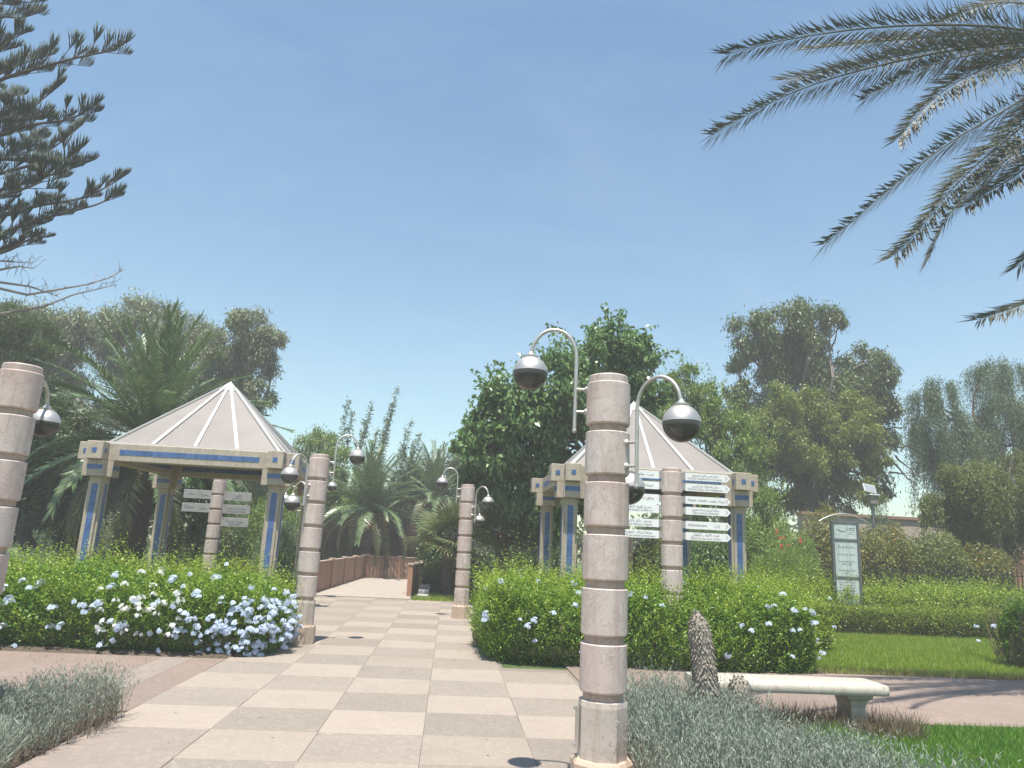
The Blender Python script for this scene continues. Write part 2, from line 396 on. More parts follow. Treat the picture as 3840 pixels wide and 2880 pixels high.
def leafmesh(name, C, D, L, W, mat, Nrm=None, fold=0.25, origin=(0, 0, 0), wide=0.45):
    n = len(C); D = unit(D)
    if Nrm is None: Nrm = unit(rng.normal(size=(n, 3)))
    S = unit(np.cross(D, Nrm)); U = np.cross(S, D)
    L = np.broadcast_to(np.asarray(L, float), (n,))[:, None]; W = np.broadcast_to(np.asarray(W, float), (n,))[:, None]
    C = C-np.asarray(origin)
    V = np.empty((n, 4, 3))
    mid = C+D*L*wide+U*W*fold
    V[:, 0] = C; V[:, 1] = mid+S*W*0.5; V[:, 2] = C+D*L-U*L*0.08; V[:, 3] = mid-S*W*0.5
    return npmesh(name, V.reshape(-1, 3), np.arange(4*n).reshape(n, 4), mat)

# ------------------------------------------------------------------ foliage generators
def rsphere(n): return unit(rng.normal(size=(n, 3)))
def crown_points(blobs, n, sub=9, subr=0.36, flat=0.85):
    """leaf positions clustered on twig clumps spread through ellipsoid blobs (c, r)"""
    wts = np.array([b[1]**2 for b in blobs]); wts = wts/wts.sum()
    out = []; outn = []
    for (c, r), q in zip(blobs, wts):
        m = max(8, int(n*q)); ks = max(5, int(sub))
        d = rsphere(ks); rr = r*(0.45+0.55*rng.random((ks, 1))**0.6)
        sc = np.asarray(c)+d*rr*[1, 1, flat]
        k = rng.integers(0, ks, m)
        p = sc[k]+rng.normal(size=(m, 3))*r*subr*0.55
        out.append(p); outn.append(unit(p-np.asarray(c)))
    return np.vstack(out), np.vstack(outn)
def limb(mb, a, b, r0, r1, wob=0.08, seg=6, steps=5):
    a = np.asarray(a, float); b = np.asarray(b, float); L = np.linalg.norm(b-a)
    pts = [a+(b-a)*t+(rng.normal(size=3)*wob*L*math.sin(PI*t)*0.5) for t in np.linspace(0, 1, steps)]
    mb.tube(pts, [r0+(r1-r0)*t for t in np.linspace(0, 1, steps)], seg)
    return pts
def tree(name, label, cat, base, top, blobs, nleaf, ll, lw, mat, bark, r0, mode='round', group=None, extra=None, sub=9, nlimb=None, subr=0.36, shoots=0, shoot_len=0.7):
    """trunk with limbs to every blob and a crown of single leaves; blobs are (x px, y px, r px, depth offset m) at the base's depth"""
    base = np.asarray(base, float); top = np.asarray(top, float)
    t = thing(name, label, cat, base, group=group)
    tb = MB(); limb(tb, (0, 0, 0), top-base, r0, r0*0.55, 0.06, 8, 6)
    tb.build('trunk', bark, t, 60)
    lb = MB()
    for c, r in blobs:
        q = np.asarray(c)-base
        s = (top-base)*rng.uniform(0.55, 1.0)
        pts = limb(lb, s, q, r0*0.36, 0.02, 0.16, 5, 5)
        for _ in range(3):
            limb(lb, pts[3], q+rsphere(1)[0]*r*0.85, r0*0.1+0.008, 0.006, 0.2, 4, 4)
    lb.build('branches', bark, t)
    C, Nn = crown_points(blobs, nleaf, sub, subr)
    D = leafdir(len(C), Nn, mode)
    L = ll*rng.uniform(0.6, 1.25, len(C)); W = lw*rng.uniform(0.7, 1.2, len(C))
    Nr = unit(rng.normal(size=(len(C), 3))*0.8+Nn*0.5+[0, 0, 0.7])
    if shoots:
        wts = np.array([b[1]**2 for b in blobs]); k = rng.choice(len(blobs), shoots, p=wts/wts.sum())
        d = rsphere(shoots); d[:, 2] = np.abs(d[:, 2])*0.9+0.1; d = unit(d)
        cb = np.array([b[0] for b in blobs])[k]; rb = np.array([b[1] for b in blobs])[k][:, None]
        st = cb+d*rb*0.75; dr = unit(d*0.75+[0, 0, 0.55]+rng.normal(size=d.shape)*0.2); ln = shoot_len*rng.uniform(0.35, 1.15, (shoots, 1))
        Cs = []; Ds = []
        for i in range(13):
            f = i/12; Cs.append(st+dr*ln*f-np.array([0, 0, 0.22])*ln*f*f); Ds.append(unit(rng.normal(size=d.shape)*0.8+dr*0.5+[0, 0, -0.55]))
        Cs = np.vstack(Cs); Ds = np.vstack(Ds); C = np.vstack([C, Cs]); D = np.vstack([D, Ds]); m = len(Cs)
        L = np.r_[L, ll*rng.uniform(0.6, 1.15, m)]; W = np.r_[W, lw*rng.uniform(0.7, 1.1, m)]; Nr = np.vstack([Nr, unit(rng.normal(size=(m, 3))*0.8+[0, 0, 0.8])])
    meshobj('crown', leafmesh('crown', C, D, L, W, mat, Nr, origin=base), t)
    return t
def leafdir(n, Nn, mode):
    if mode == 'round': return unit(rng.normal(size=(n, 3))+Nn*0.7+[0, 0, -0.25])
    if mode == 'droop': return unit(rng.normal(size=(n, 3))*0.55+Nn*0.25+[0, 0, -0.95])
    if mode == 'up': return unit(rng.normal(size=(n, 3))*0.6+Nn*0.5+[0, 0, 0.8])
def bl(Y, lst):
    """(px, py, pr[, dy]) -> world blobs"""
    out = []
    for q in lst:
        dy = q[3] if len(q) > 3 else rng.uniform(-0.5, 0.5)*M(q[2], Y)*1.6
        c = P(q[0], q[1], Y+dy); out.append((c, M(q[2], Y)))
    return out
def weep(blobs, nstr, per, ll, lw, slen, drop=0.96):
    """hanging strands of small leaves"""
    wts = np.array([b[1]**2 for b in blobs]); wts = wts/wts.sum()
    Cs = []; Ds = []
    for (c, r), q in zip(blobs, wts):
        m = max(3, int(nstr*q))
        ks = 9; sd = rsphere(ks); sd[:, 2] = np.abs(sd[:, 2])*1.0-0.2
        k_ = rng.integers(0, ks, m); d = sd[k_]
        st = np.asarray(c)+d*r*rng.uniform(0.55, 1.05, (ks, 1))[k_]+rng.normal(size=(m, 3))*r*0.17
        ln = slen*(rng.uniform(0.5, 1.5, (ks, 1))[k_])*rng.uniform(0.45, 1.15, (m, 1))
        for k in range(per):
            f = (k+rng.random((m, 1)))/per
            out = d*[1, 1, 0]*0.35*np.sqrt(f)*ln*0.5
            p = st+out+np.array([0, 0, -1])*ln*f**1.25+rng.normal(size=(m, 3))*0.03
            Cs.append(p); Ds.append(unit(rng.normal(size=(m, 3))*0.55+np.array([0, 0, -0.9])))
    return np.vstack(Cs), np.vstack(Ds)
# frond: pinnate palm leaf along a polyline
def frond_arrays(pts, leaflet, npair, spread=0.9, droop=0.35, vee=0.35, start=0.15, jitter=0.12, twist=0.0):
    pts = np.asarray(pts, float)
    seg = np.linalg.norm(np.diff(pts, axis=0), axis=1); cum = np.concatenate([[0], np.cumsum(seg)]); tot = cum[-1]
    s = np.linspace(start, 1.0, npair)
    pos = np.stack([np.interp(s*tot, cum, pts[:, i]) for i in range(3)], 1)
    e = 0.01; p2 = np.stack([np.interp(np.clip(s+e, 0, 1)*tot, cum, pts[:, i]) for i in range(3)], 1)
    p1 = np.stack([np.interp(np.clip(s-e, 0, 1)*tot, cum, pts[:, i]) for i in range(3)], 1)
    T = unit(p2-p1)
    upv = np.array([0, 0, 1.0]); S = unit(np.cross(T, upv)); Nn = np.cross(S, T)
    S, Nn = S*math.cos(twist)+Nn*math.sin(twist), Nn*math.cos(twist)-S*math.sin(twist)
    prof = np.clip(np.minimum((s-start)/0.18+0.35, 1.0), 0, 1)*np.clip((1.0-s)/0.5, 0.42, 1.0)**0.7
    C = []; D = []; L = []; W = []; NN = []
    for sg in (-1, 1):
        j = rng.normal(size=(npair, 3))*jitter
        d = unit(T*(0.55+0.4*s[:, None])+S*sg*spread*(1.05-0.25*s[:, None])+Nn*vee-np.array([0, 0, droop])+j)
        C.append(pos); D.append(d); L.append(leaflet*prof*rng.uniform(0.85, 1.12, npair)); NN.append(unit(Nn+S*sg*-0.5))
    return np.vstack(C), np.vstack(D), np.concatenate(L), np.vstack(NN)
def frond_mesh(name, pts, leaflet, lw, npair, mat, r0=0.022, **kw):
    C, D, L, NN = frond_arrays(pts, leaflet, npair, **kw)
    n = len(C); S = unit(np.cross(D, NN)); lw = np.full((n, 1), lw)
    L = L[:, None]
    V = np.empty((n, 4, 3)); mid = C+D*L*0.35-np.array([0, 0, 0.02])*L
    V[:, 0] = C; V[:, 1] = mid+S*lw*0.5; V[:, 2] = C+D*L-np.array([0, 0, 0.10])*L; V[:, 3] = mid-S*lw*0.5
    V = V.reshape(-1, 3); Q = np.arange(4*n).reshape(n, 4)
    mb = MB(); k = len(pts)
    mb.tube(pts, [r0*(1-0.8*i/(k-1)) for i in range(k)], 4)
    RV = np.array(mb.v); RQ = np.array([f for f in mb.f if len(f) == 4])
    return npmesh(name, np.vstack([V, RV]), np.vstack([Q, RQ+len(V)]), mat)
def arch(length, rise, fall, n=12):
    """generic arching midrib in the local x-z plane"""
    out = []
    x = z = 0.0; ang = rise
    for i in range(n):
        out.append((x, 0, z)); x += math.cos(ang)*length/(n-1); z += math.sin(ang)*length/(n-1); ang -= fall/(n-1)*(0.5+i/(n-1))
    return out
def palm(name, label, base, crown, flen, leaflet, lw, nfr, mat, trunk_r, elev=(-35, 80), old='leaf_palm_olive', npair=46, trunk_scales=True, group=None):
    base = np.asarray(base, float); crown = np.asarray(crown, float)
    t = thing(name, label, 'palm tree', base, group=group)
    tr = MB(); h = crown-base
    prof = [h*s for s in np.linspace(0, 1, 9)]
    tr.tube(prof, [trunk_r*(1.15-0.25*s) for s in np.linspace(0, 1, 9)], 12)
    nst = int(np.linalg.norm(h)/0.13)
    for i in range(nst):               # leaf-base scars round the trunk
        for k in range(9):
            a = 2*PI*(k+0.5*(i % 2))/9; s = i/nst; r = trunk_r*(1.15-0.25*s)
            c = h*s+np.array([math.cos(a)*r, math.sin(a)*r, 0]); o = np.array([math.cos(a), math.sin(a), 0]); q = np.array([-o[1], o[0], 0])
            ww = r*0.34
            tr.add([c-q*ww, c+q*ww, c+q*ww*0.6+o*0.05+np.array([0, 0, 0.12]), c-q*ww*0.6+o*0.05+np.array([0, 0, 0.12]), c+np.array([0, 0, 0.14])], [(0, 1, 2, 3), (3, 2, 4)])
    tr.build('trunk', 'palm_bark', t)
    var = []
    for k, (rs, fl) in enumerate(((0.25, 0.9), (0.15, 1.3), (0.1, 1.7), (0.3, 0.6))):
        var.append(frond_mesh('frond', arch(flen, rs, fl), leaflet, lw, npair, mat if k != 2 else old, r0=0.03, droop=0.25))
    ga = 2.399963
    for i in range(nfr):
        f = i/(nfr-1); el = math.radians(elev[1]+(elev[0]-elev[1])*f**0.9+random.uniform(-6, 6))
        k = 3 if f < 0.3 else (0 if f < 0.6 else (1 if f < 0.82 else 2))
        o = meshobj('frond', var[k], t, loc=crown-base+np.array([0, 0, random.uniform(-0.12, 0.12)]))
        o.rotation_mode = 'ZYX' if False else 'XYZ'
        az = i*ga+random.uniform(-0.2, 0.2)
        o.matrix_local = Matrix.Translation(Vector(crown-base)) @ Matrix.Rotation(az, 4, 'Z') @ Matrix.Rotation(-el, 4, 'Y') @ Matrix.Rotation(random.uniform(-0.3, 0.3), 4, 'X') @ Matrix.Scale(random.uniform(0.85, 1.08), 4)
    return t

# ------------------------------------------------------------------ ground, paths
def structure(o): o['kind'] = 'structure'; return o
def stuff(o): o['kind'] = 'stuff'; return o
def sheet(name, rects, z, mat):
    mb = MB()
    for x0, x1, y0, y1 in rects: mb.add([(x0, y0, z), (x1, y0, z), (x1, y1, z), (x0, y1, z)], [(0, 1, 2, 3)])
    return structure(mb.build(name, mat))
sheet('ground', [(-72, 76, -20, 76)], 0.0, 'ground_green')
path = sheet('path', [(-2.72, 1.66, 2.0, 9.95), (-2.72, 0.80, 9.95, 19.78), (-3.56, -2.72, 12.4, 19.78)], 0.006, 'mortar')
TX, TY = 0.855, 0.80
def slabmesh(mat, dx=TX, dy=TY):
    return MB().bbox((0, 0, 0.0), (dx-0.002, dy-0.002, 0.03), 0.002).mesh('slab', mat)
SL, SD = slabmesh('slab_light'), slabmesh('slab_dark')
for j in range(-5, 18):
    for k in range(-4, 2):
        y = 5.64+TY*(j+0.5); x = -0.115+TX*(k+0.5)
        if y < 9.9 and k == -4: continue
        if y > 9.9 and k == 1: continue
        if k == -4 and y < 12.4: continue
        if k == -3 and j < 1: continue
        if k == -2 and j < -1: continue
        o = meshobj('slab', SL if (j+k) % 2 == 0 else SD, path, loc=(x, y, 0.006+random.uniform(0.002, 0.0055)))
        o.rotation_euler[2] = random.uniform(-0.004, 0.004)
# plain pinkish bays beside the chequer
cross = sheet('cross_path', [(-16, -2.72, 6.98, 9.78), (1.66, 24, 7.42, 10.36), (-2.75, -2.722, 2.0, 6.98)], 0.006, 'mortar')
def bay(x0, x1, y0, y1, mat='pink_concrete'):
    MB().bbox(((x0+x1)/2, (y0+y1)/2, 0.008), (x1-x0-0.004, y1-y0-0.004, 0.03), 0.002).build('concrete_bay', mat, cross)
for (x0, x1) in ((-16, -11.5), (-11.5, -7.2), (-7.2, -3.45)):
    bay(x0, x1, 6.98, 8.27); bay(x0, x1, 8.27, 9.78)
bay(-3.45, -3.08, 6.98, 9.78, 'pink_light'); bay(-3.08, -2.684, 6.98, 9.78)
for k in range(7): bay(1.66+k*3.1, 1.66+(k+1)*3.1, 7.42, 10.36)
MB().bbox((-2.2745, 4.924, 0.0085), (0.888, 3.03, 0.03), 0.002).build('concrete_bay', 'pink_light', path)
MB().bbox((-2.24, 2.9, 0.008), (0.72, 0.98, 0.03), 0.004).build('concrete_bay', 'pink_light', path)

def bed(name, x0, x1, y0, y1, h):
    n = 26; mb = MB(); xs = np.linspace(x0, x1, n); ys = np.linspace(y0, y1, n)
    vs = [(x, y, 0.008 if i in (0, n-1) or j in (0, n-1) else h+random.uniform(-0.02, 0.02)) for j, y in enumerate(ys) for i, x in enumerate(xs)]
    fs = [(j*n+i, j*n+i+1, (j+1)*n+i+1, (j+1)*n+i) for j in range(n-1) for i in range(n-1)]
    return structure(mb.add(vs, fs).build(name, 'soil', smooth=80))
bed('planting_bed', -9, -2.76, 1.0, 6.9, 0.05)
bed('planting_bed', 1.3, 3.7, 1.0, 7.35, 0.05)
bed('planting_bed', -16, -2.3, 9.85, 12.5, 0.05)
bed('planting_bed', 0.9, 5.5, 10.42, 12.8, 0.05)

# ------------------------------------------------------------------ lamp posts
DR = 0.155
drum_mesh = MB().lathe([(0.125, 0.0), (0.146, 0.0), (DR, 0.012), (DR, 0.296), (0.150, 0.302), (0.125, 0.302)], 48).mesh('drum', 'marble_pink', 25)
core_mesh = MB().lathe([(0.131, 0.5), (0.131, 2.70)], 32).mesh('core', 'marble_neck', 30)
top_mesh = MB().lathe([(0.131, 2.70), (0.139, 2.74), (0.139, 2.795), (0.132, 2.803)], 36).mesh('cap', 'marble_pink', 30)
base_mesh = MB().lathe([(0.163, 0.275), (0.163, 0.60), (0.158, 0.632), (0.136, 0.638)], 8, rot0=PI/8).mesh('octagon_base', 'marble_base')
plinth_mesh = MB().lathe([(0.205, 0.0), (0.205, 0.262), (0.190, 0.285), (0.15, 0.288)], 8, rot0=PI/8).mesh('plinth', 'plinth_stone')
def arm_meshes():
    a = [(0.235, 0, z) for z in np.linspace(-0.40, 0.13, 4)]
    for k in range(1, 14):
        t = PI-PI*k/13; a.append((0.40+0.165*math.cos(t), 0, 0.13+0.205*math.sin(t)))
    a.append((0.567, 0, 0.15))
    m = MB().tube(a, 0.0135, 10)
    m.lathe([(0.002, -0.424), (0.014, -0.42), (0.019, -0.41), (0.014, -0.398), (0.004, -0.395)], 12, (0.235, 0, 0))
    arm = m.mesh('lamp_arm', 'steel', 50)
    c = MB().tube([(0.15, 0, 0), (0.235, 0, 0)], 0.0105, 10)
    c.tube([(0.138, 0, 0), (0.163, 0, 0), (0.172, 0, 0)], [0.026, 0.024, 0.015], 14)
    clamp = c.mesh('clamp', 'steel', 40)
    R = 0.125
    prof = [(R*math.sin(t), R*math.cos(t)) for t in np.linspace(PI*0.995, PI*0.465, 16)]
    glass = MB().lathe(prof, 32, caps=False).mesh('globe_glass', 'smoked_glass', 60)
    capp = [(R*1.012*math.sin(t), R*1.012*math.cos(t)) for t in np.linspace(PI*0.475, PI*0.13, 9)]
    capp = [(R*0.985, 0.006)]+capp+[(0.052, 0.112), (0.056, 0.118), (0.056, 0.128), (0.036, 0.131), (0.034, 0.140), (0.020, 0.150), (0.016, 0.163), (0.002, 0.164)]
    cap = MB().lathe(capp, 32, caps=False).mesh('globe_cap', 'steel', 40)
    core = MB().lathe([(0.002, -0.075), (0.034, -0.07), (0.036, 0.07), (0.075, 0.085), (0.076, 0.095)], 18, caps=False).mesh('lamp_socket', 'lamp_core', 40)
    return arm, clamp, glass, cap, core
ARM, CLAMP, GLASS, CAPM, SOCK = arm_meshes()
def stone_post(t):
    meshobj('core', core_mesh, t); meshobj('cap', top_mesh, t)
    meshobj('octagon_base', base_mesh, t); meshobj('plinth', plinth_mesh, t)
    for k in range(6):
        o = meshobj('drum', drum_mesh, t, loc=(0, 0, 2.745-0.352*k-0.302)); o.rotation_euler[2] = k*1.3
def lamp_post(loc, arms, label, rz=0):
    t = thing('lamp_post', label, 'lamp post', loc, group='stone lamp posts along the path')
    stone_post(t)
    for ang, z in arms:
        a = math.radians(ang)
        o = meshobj('lamp_arm', ARM, t, loc=(0, 0, z), rot=(0, 0, a))
        for dz in (-0.107, -0.27): meshobj('clamp', CLAMP, o, loc=(0, 0, dz))
        g = meshobj('globe', GLASS, t, loc=(0.567*math.cos(a), 0.567*math.sin(a), z))
        meshobj('globe_cap', CAPM, g); meshobj('lamp_socket', SOCK, g)
    return t
HI, MI, LO = 2.81, 2.425, 2.055
mp = lamp_post((1.065, 4.97, 0), [(172, HI), (-44, MI), (61, LO)], 'marble drum lamp post at the edge of the lavender, before the direction post and bench')
MB().box((-0.172, -0.02, 0.47), (0.012, 0.05, 0.25)).box((-0.185, -0.02, 0.58), (0.02, 0.02, 0.02)).box((-0.185, -0.02, 0.36), (0.02, 0.02, 0.02)).build('access_cover', 'steel', mp)
lamp_post((-3.5, 5.92, 0), [(97, MI), (215, HI)], 'marble drum lamp post standing in the bed behind the rounded grey shrub')
lamp_post((-2.09, 11.36, 0), [(12, HI), (-125, MI), (138, LO)], 'marble drum lamp post standing against the flower-covered end of the blue-flowered hedge')
lamp_post((0.325, 15.79, 0), [(180, HI), (-40, MI), (58, LO)], 'slim marble drum lamp post near the grass strip by the wooden walkway')
lamp_post((-3.69, 19.05, 0), [(183, MI), (4, HI)], 'distant lamp post hidden behind a pavilion column, only its globes showing')

# ------------------------------------------------------------------ lettering
AR = {}
def _ar(ch, base, n):
    AR[ch] = [chr(base+i) for i in range(n)]
for ch, b, n in (('ء', 0xFE80, 1), ('آ', 0xFE81, 2), ('أ', 0xFE83, 2), ('إ', 0xFE87, 2), ('ئ', 0xFE89, 4), ('ا', 0xFE8D, 2), ('ب', 0xFE8F, 4), ('ة', 0xFE93, 2), ('ت', 0xFE95, 4), ('ث', 0xFE99, 4), ('ج', 0xFE9D, 4), ('ح', 0xFEA1, 4), ('خ', 0xFEA5, 4), ('د', 0xFEA9, 2), ('ذ', 0xFEAB, 2), ('ر', 0xFEAD, 2), ('ز', 0xFEAF, 2), ('س', 0xFEB1, 4), ('ش', 0xFEB5, 4), ('ص', 0xFEB9, 4), ('ض', 0xFEBD, 4), ('ط', 0xFEC1, 4), ('ظ', 0xFEC5, 4), ('ع', 0xFEC9, 4), ('غ', 0xFECD, 4), ('ف', 0xFED1, 4), ('ق', 0xFED5, 4), ('ك', 0xFED9, 4), ('ل', 0xFEDD, 4), ('م', 0xFEE1, 4), ('ن', 0xFEE5, 4), ('ه', 0xFEE9, 4), ('و', 0xFEED, 2), ('ى', 0xFEEF, 2), ('ي', 0xFEF1, 4)):
    _ar(ch, b, n)
def arabic(s):
    """joined letter forms in visual order"""
    out = []; i = 0; prev = False
    while i < len(s):
        c = s[i]
        if c == 'ل' and i+1 < len(s) and s[i+1] in 'اأإ':
            b = {'ا': 0xFEFB, 'أ': 0xFEF7, 'إ': 0xFEF9}[s[i+1]]
            out.append(chr(b+(1 if prev else 0))); prev = False; i += 2; continue
        if c in AR:
            f = AR[c]; nxt = i+1 < len(s) and s[i+1] in AR and len(AR[s[i+1]]) > 1
            dual = len(f) == 4
            if prev and dual and nxt: out.append(f[3])
            elif prev and len(f) > 1: out.append(f[1])
            elif dual and nxt: out.append(f[2])
            else: out.append(f[0])
            prev = dual and nxt
        else:
            out.append({'(': ')', ')': '('}.get(c, c)); prev = False
        i += 1
    return ''.join(reversed(out))
def text(body, size, loc, parent, mat='sign_text', align='CENTER', width=None, rz=0.0):
    """flat lettering on the face that looks towards -y"""
    cu = bpy.data.curves.new('lettering', 'FONT'); cu.body = body; cu.size = size; cu.align_x = align; cu.align_y = 'CENTER'
    cu.resolution_u = 2
    tmp = bpy.data.objects.new('lettering', cu); COL.objects.link(tmp)
    dg = bpy.context.evaluated_depsgraph_get(); dg.update()
    me = bpy.data.meshes.new_from_object(tmp.evaluated_get(dg)); me.name = 'lettering'
    bpy.data.objects.remove(tmp); bpy.data.curves.remove(cu)
    me.materials.clear(); me.materials.append(MATS[mat])
    if width and len(me.vertices):
        co = np.empty(len(me.vertices)*3, np.float32); me.vertices.foreach_get('co', co); co = co.reshape(-1, 3)
        wx = co[:, 0].max()-co[:, 0].min()
        if wx > width: co[:, 0] *= width/wx
        me.vertices.foreach_set('co', co.ravel())
    return meshobj('lettering', me, parent, loc=loc, rot=(PI/2, 0, rz))

# ------------------------------------------------------------------ direction sign posts
sp = thing('signpost', 'marble direction post with twelve white arrow boards in front of a pavilion', 'signpost', (3.23, 10.5, 0), group='direction sign posts')
stone_post(sp)
ztops = [2.752, 2.594, 2.407, 2.250, 2.045, 1.884]
right = [(('مركز تفسير الفن الصخري', "Centre de l'interprétation de l'art rupestre"), 2), (('مدخل زنقة طرفاية - نادي التدريس', "Entrée Rue Tarfaya - Club d'enseignement"), 2),
         (('عريشة - مقصف', 'Pergola - buvette'), 1), (('بساط المدخل (ساحة صغرى)', "Tapis d'entrée (Placette)"), 2), (('إدارة', 'Administration'), 1), (('فضاء الألعاب للأطفال', 'Espace de jeux pour enfants'), 2)]
left = [(('بحيرة - مغارة', 'Lac - Grotte'), 1), (('عريشة عازا', ''), 1), (('مرفق صحي', ''), 1), (('مدرج الهواء الطلق', 'Amphithéâtre en plein air'), 2),
        (('متحف ذاكرة أكادير', "Musée Mémoire d'Agadir"), 2), (('حديقة النباتات العطرية', 'Jardin des plantes aromatiques'), 2)]
for sgn, rows in ((1, right), (-1, left)):
    for zt, ((a, f), lines) in zip(ztops, rows):
        h = 0.112; zc = zt-h/2
        L0, L1, L2 = 0.20, 0.83, 0.885
        poly = [(L0, 0), (L1, 0), (L2, h/2), (L1, h), (L0, h)]
        mb = MB(); n = len(poly); y0, y1 = -0.022, -0.008
        vs = [(sgn*p[0], y0, zt-h+p[1]) for p in poly]+[(sgn*p[0], y1, zt-h+p[1]) for p in poly]
        fr = tuple(range(n)); bk = tuple(range(2*n-1, n-1, -1))
        if sgn < 0: fr = fr[::-1]; bk = bk[::-1]
        mb.add(vs, [fr, bk]+[(i, n+i, n+(i+1) % n, (i+1) % n) if sgn > 0 else (i, (i+1) % n, n+(i+1) % n, n+i) for i in range(n)])
        b = mb.build('sign_board', 'sign_white', sp)
        MB().box((sgn*0.175, -0.0135, zc), (0.06, 0.01, h*0.9)).build('bracket', 'sign_grey', b)
        tx = 0.50 if lines == 2 else 0.0
        if lines == 2:
            text(arabic(a), 0.052, (sgn*0.50, -0.0235, zc+0.022), b, width=0.40); text(f, 0.040, (sgn*0.50, -0.0235, zc-0.026), b, width=0.52)
        else:
            text(arabic(a), 0.055, (sgn*0.50+(0.17 if sgn > 0 else 0.10), -0.0235, zc), b, width=0.24)
            if f: text(f, 0.050, (sgn*0.50-0.12, -0.0235, zc), b, width=0.29)
        av = MB(); y = -0.0235
        for s2 in (1, -1):
            p0 = (sgn*0.80, y, zc+s2*0.028); p1 = (sgn*0.835, y, zc)
            av.add([p0, (p0[0]+sgn*0.008, y, p0[2]), (p1[0]+sgn*0.008, y, p1[2]), p1], [(0, 1, 2, 3)])
        av.build('arrow_mark', 'sign_arrow', b)
sp2 = thing('signpost', 'marble direction post with five plain rectangular boards seen through a pavilion', 'signpost', (-5.68, 18.2, 0), group='direction sign posts')
stone_post(sp2)
for sx, zt, a, f in ((-1, 2.51, 'بحيرة', 'Lac'), (-1, 2.19, 'مغارة', 'Grotte'), (1, 2.50, 'نافورة', 'Jet d’eau'), (1, 2.19, 'حديقة النباتات العطرية', 'Jardin des plantes aromatiques'), (1, 1.885, 'جسر المشاة', 'Passerelle')):
    x0 = 0.14
    b = MB().bbox((sx*(x0+0.335), -0.02, zt-0.105), (0.66, 0.014, 0.21), 0.003).build('sign_board', 'sign_grey', sp2)
    if sx < 0:
        text(arabic(a), 0.095, (sx*(x0+0.335)+0.16, -0.029, zt-0.11), b, width=0.22); text(f, 0.085, (sx*(x0+0.335)-0.15, -0.029, zt-0.10), b, width=0.24)
    else:
        text(arabic(a), 0.085, (sx*(x0+0.335), -0.029, zt-0.085), b, width=0.44); text(f, 0.065, (sx*(x0+0.335), -0.029, zt-0.155), b, width=0.46)
    text('▲', 0.04, (sx*(x0+0.335)-0.27, -0.029, zt-0.035), b)

# ------------------------------------------------------------------ pavilions
PW = 1.54
def tiles_face(mb, c, u, v, n, lu, lv, nu, nv, gap=0.004, th=0.006):
    """little glazed tiles laid out over a rectangle (centre c, unit axes u, v, normal n)"""
    c, u, v, n = (np.array(q, float) for q in (c, u, v, n)); du, dv = lu/nu, lv/nv
    for i in range(nu):
        for j in range(nv):
            p = c+u*((i+0.5)*du-lu/2)+v*((j+0.5)*dv-lv/2)
            a = u*(du-gap)/2; b = v*(dv-gap)/2; h = n*th*random.uniform(0.7, 1.0)
            mb.add([p-a-b, p+a-b, p+a+b, p-a+b, p-a-b+h, p+a-b+h, p+a+b+h, p-a+b+h], [(4, 5, 6, 7), (0, 1, 5, 4), (1, 2, 6, 5), (2, 3, 7, 6), (3, 0, 4, 7)])
FACES = (((0, -1, 0), (1, 0, 0)), ((1, 0, 0), (0, 1, 0)), ((0, 1, 0), (-1, 0, 0)), ((-1, 0, 0), (0, -1, 0)))
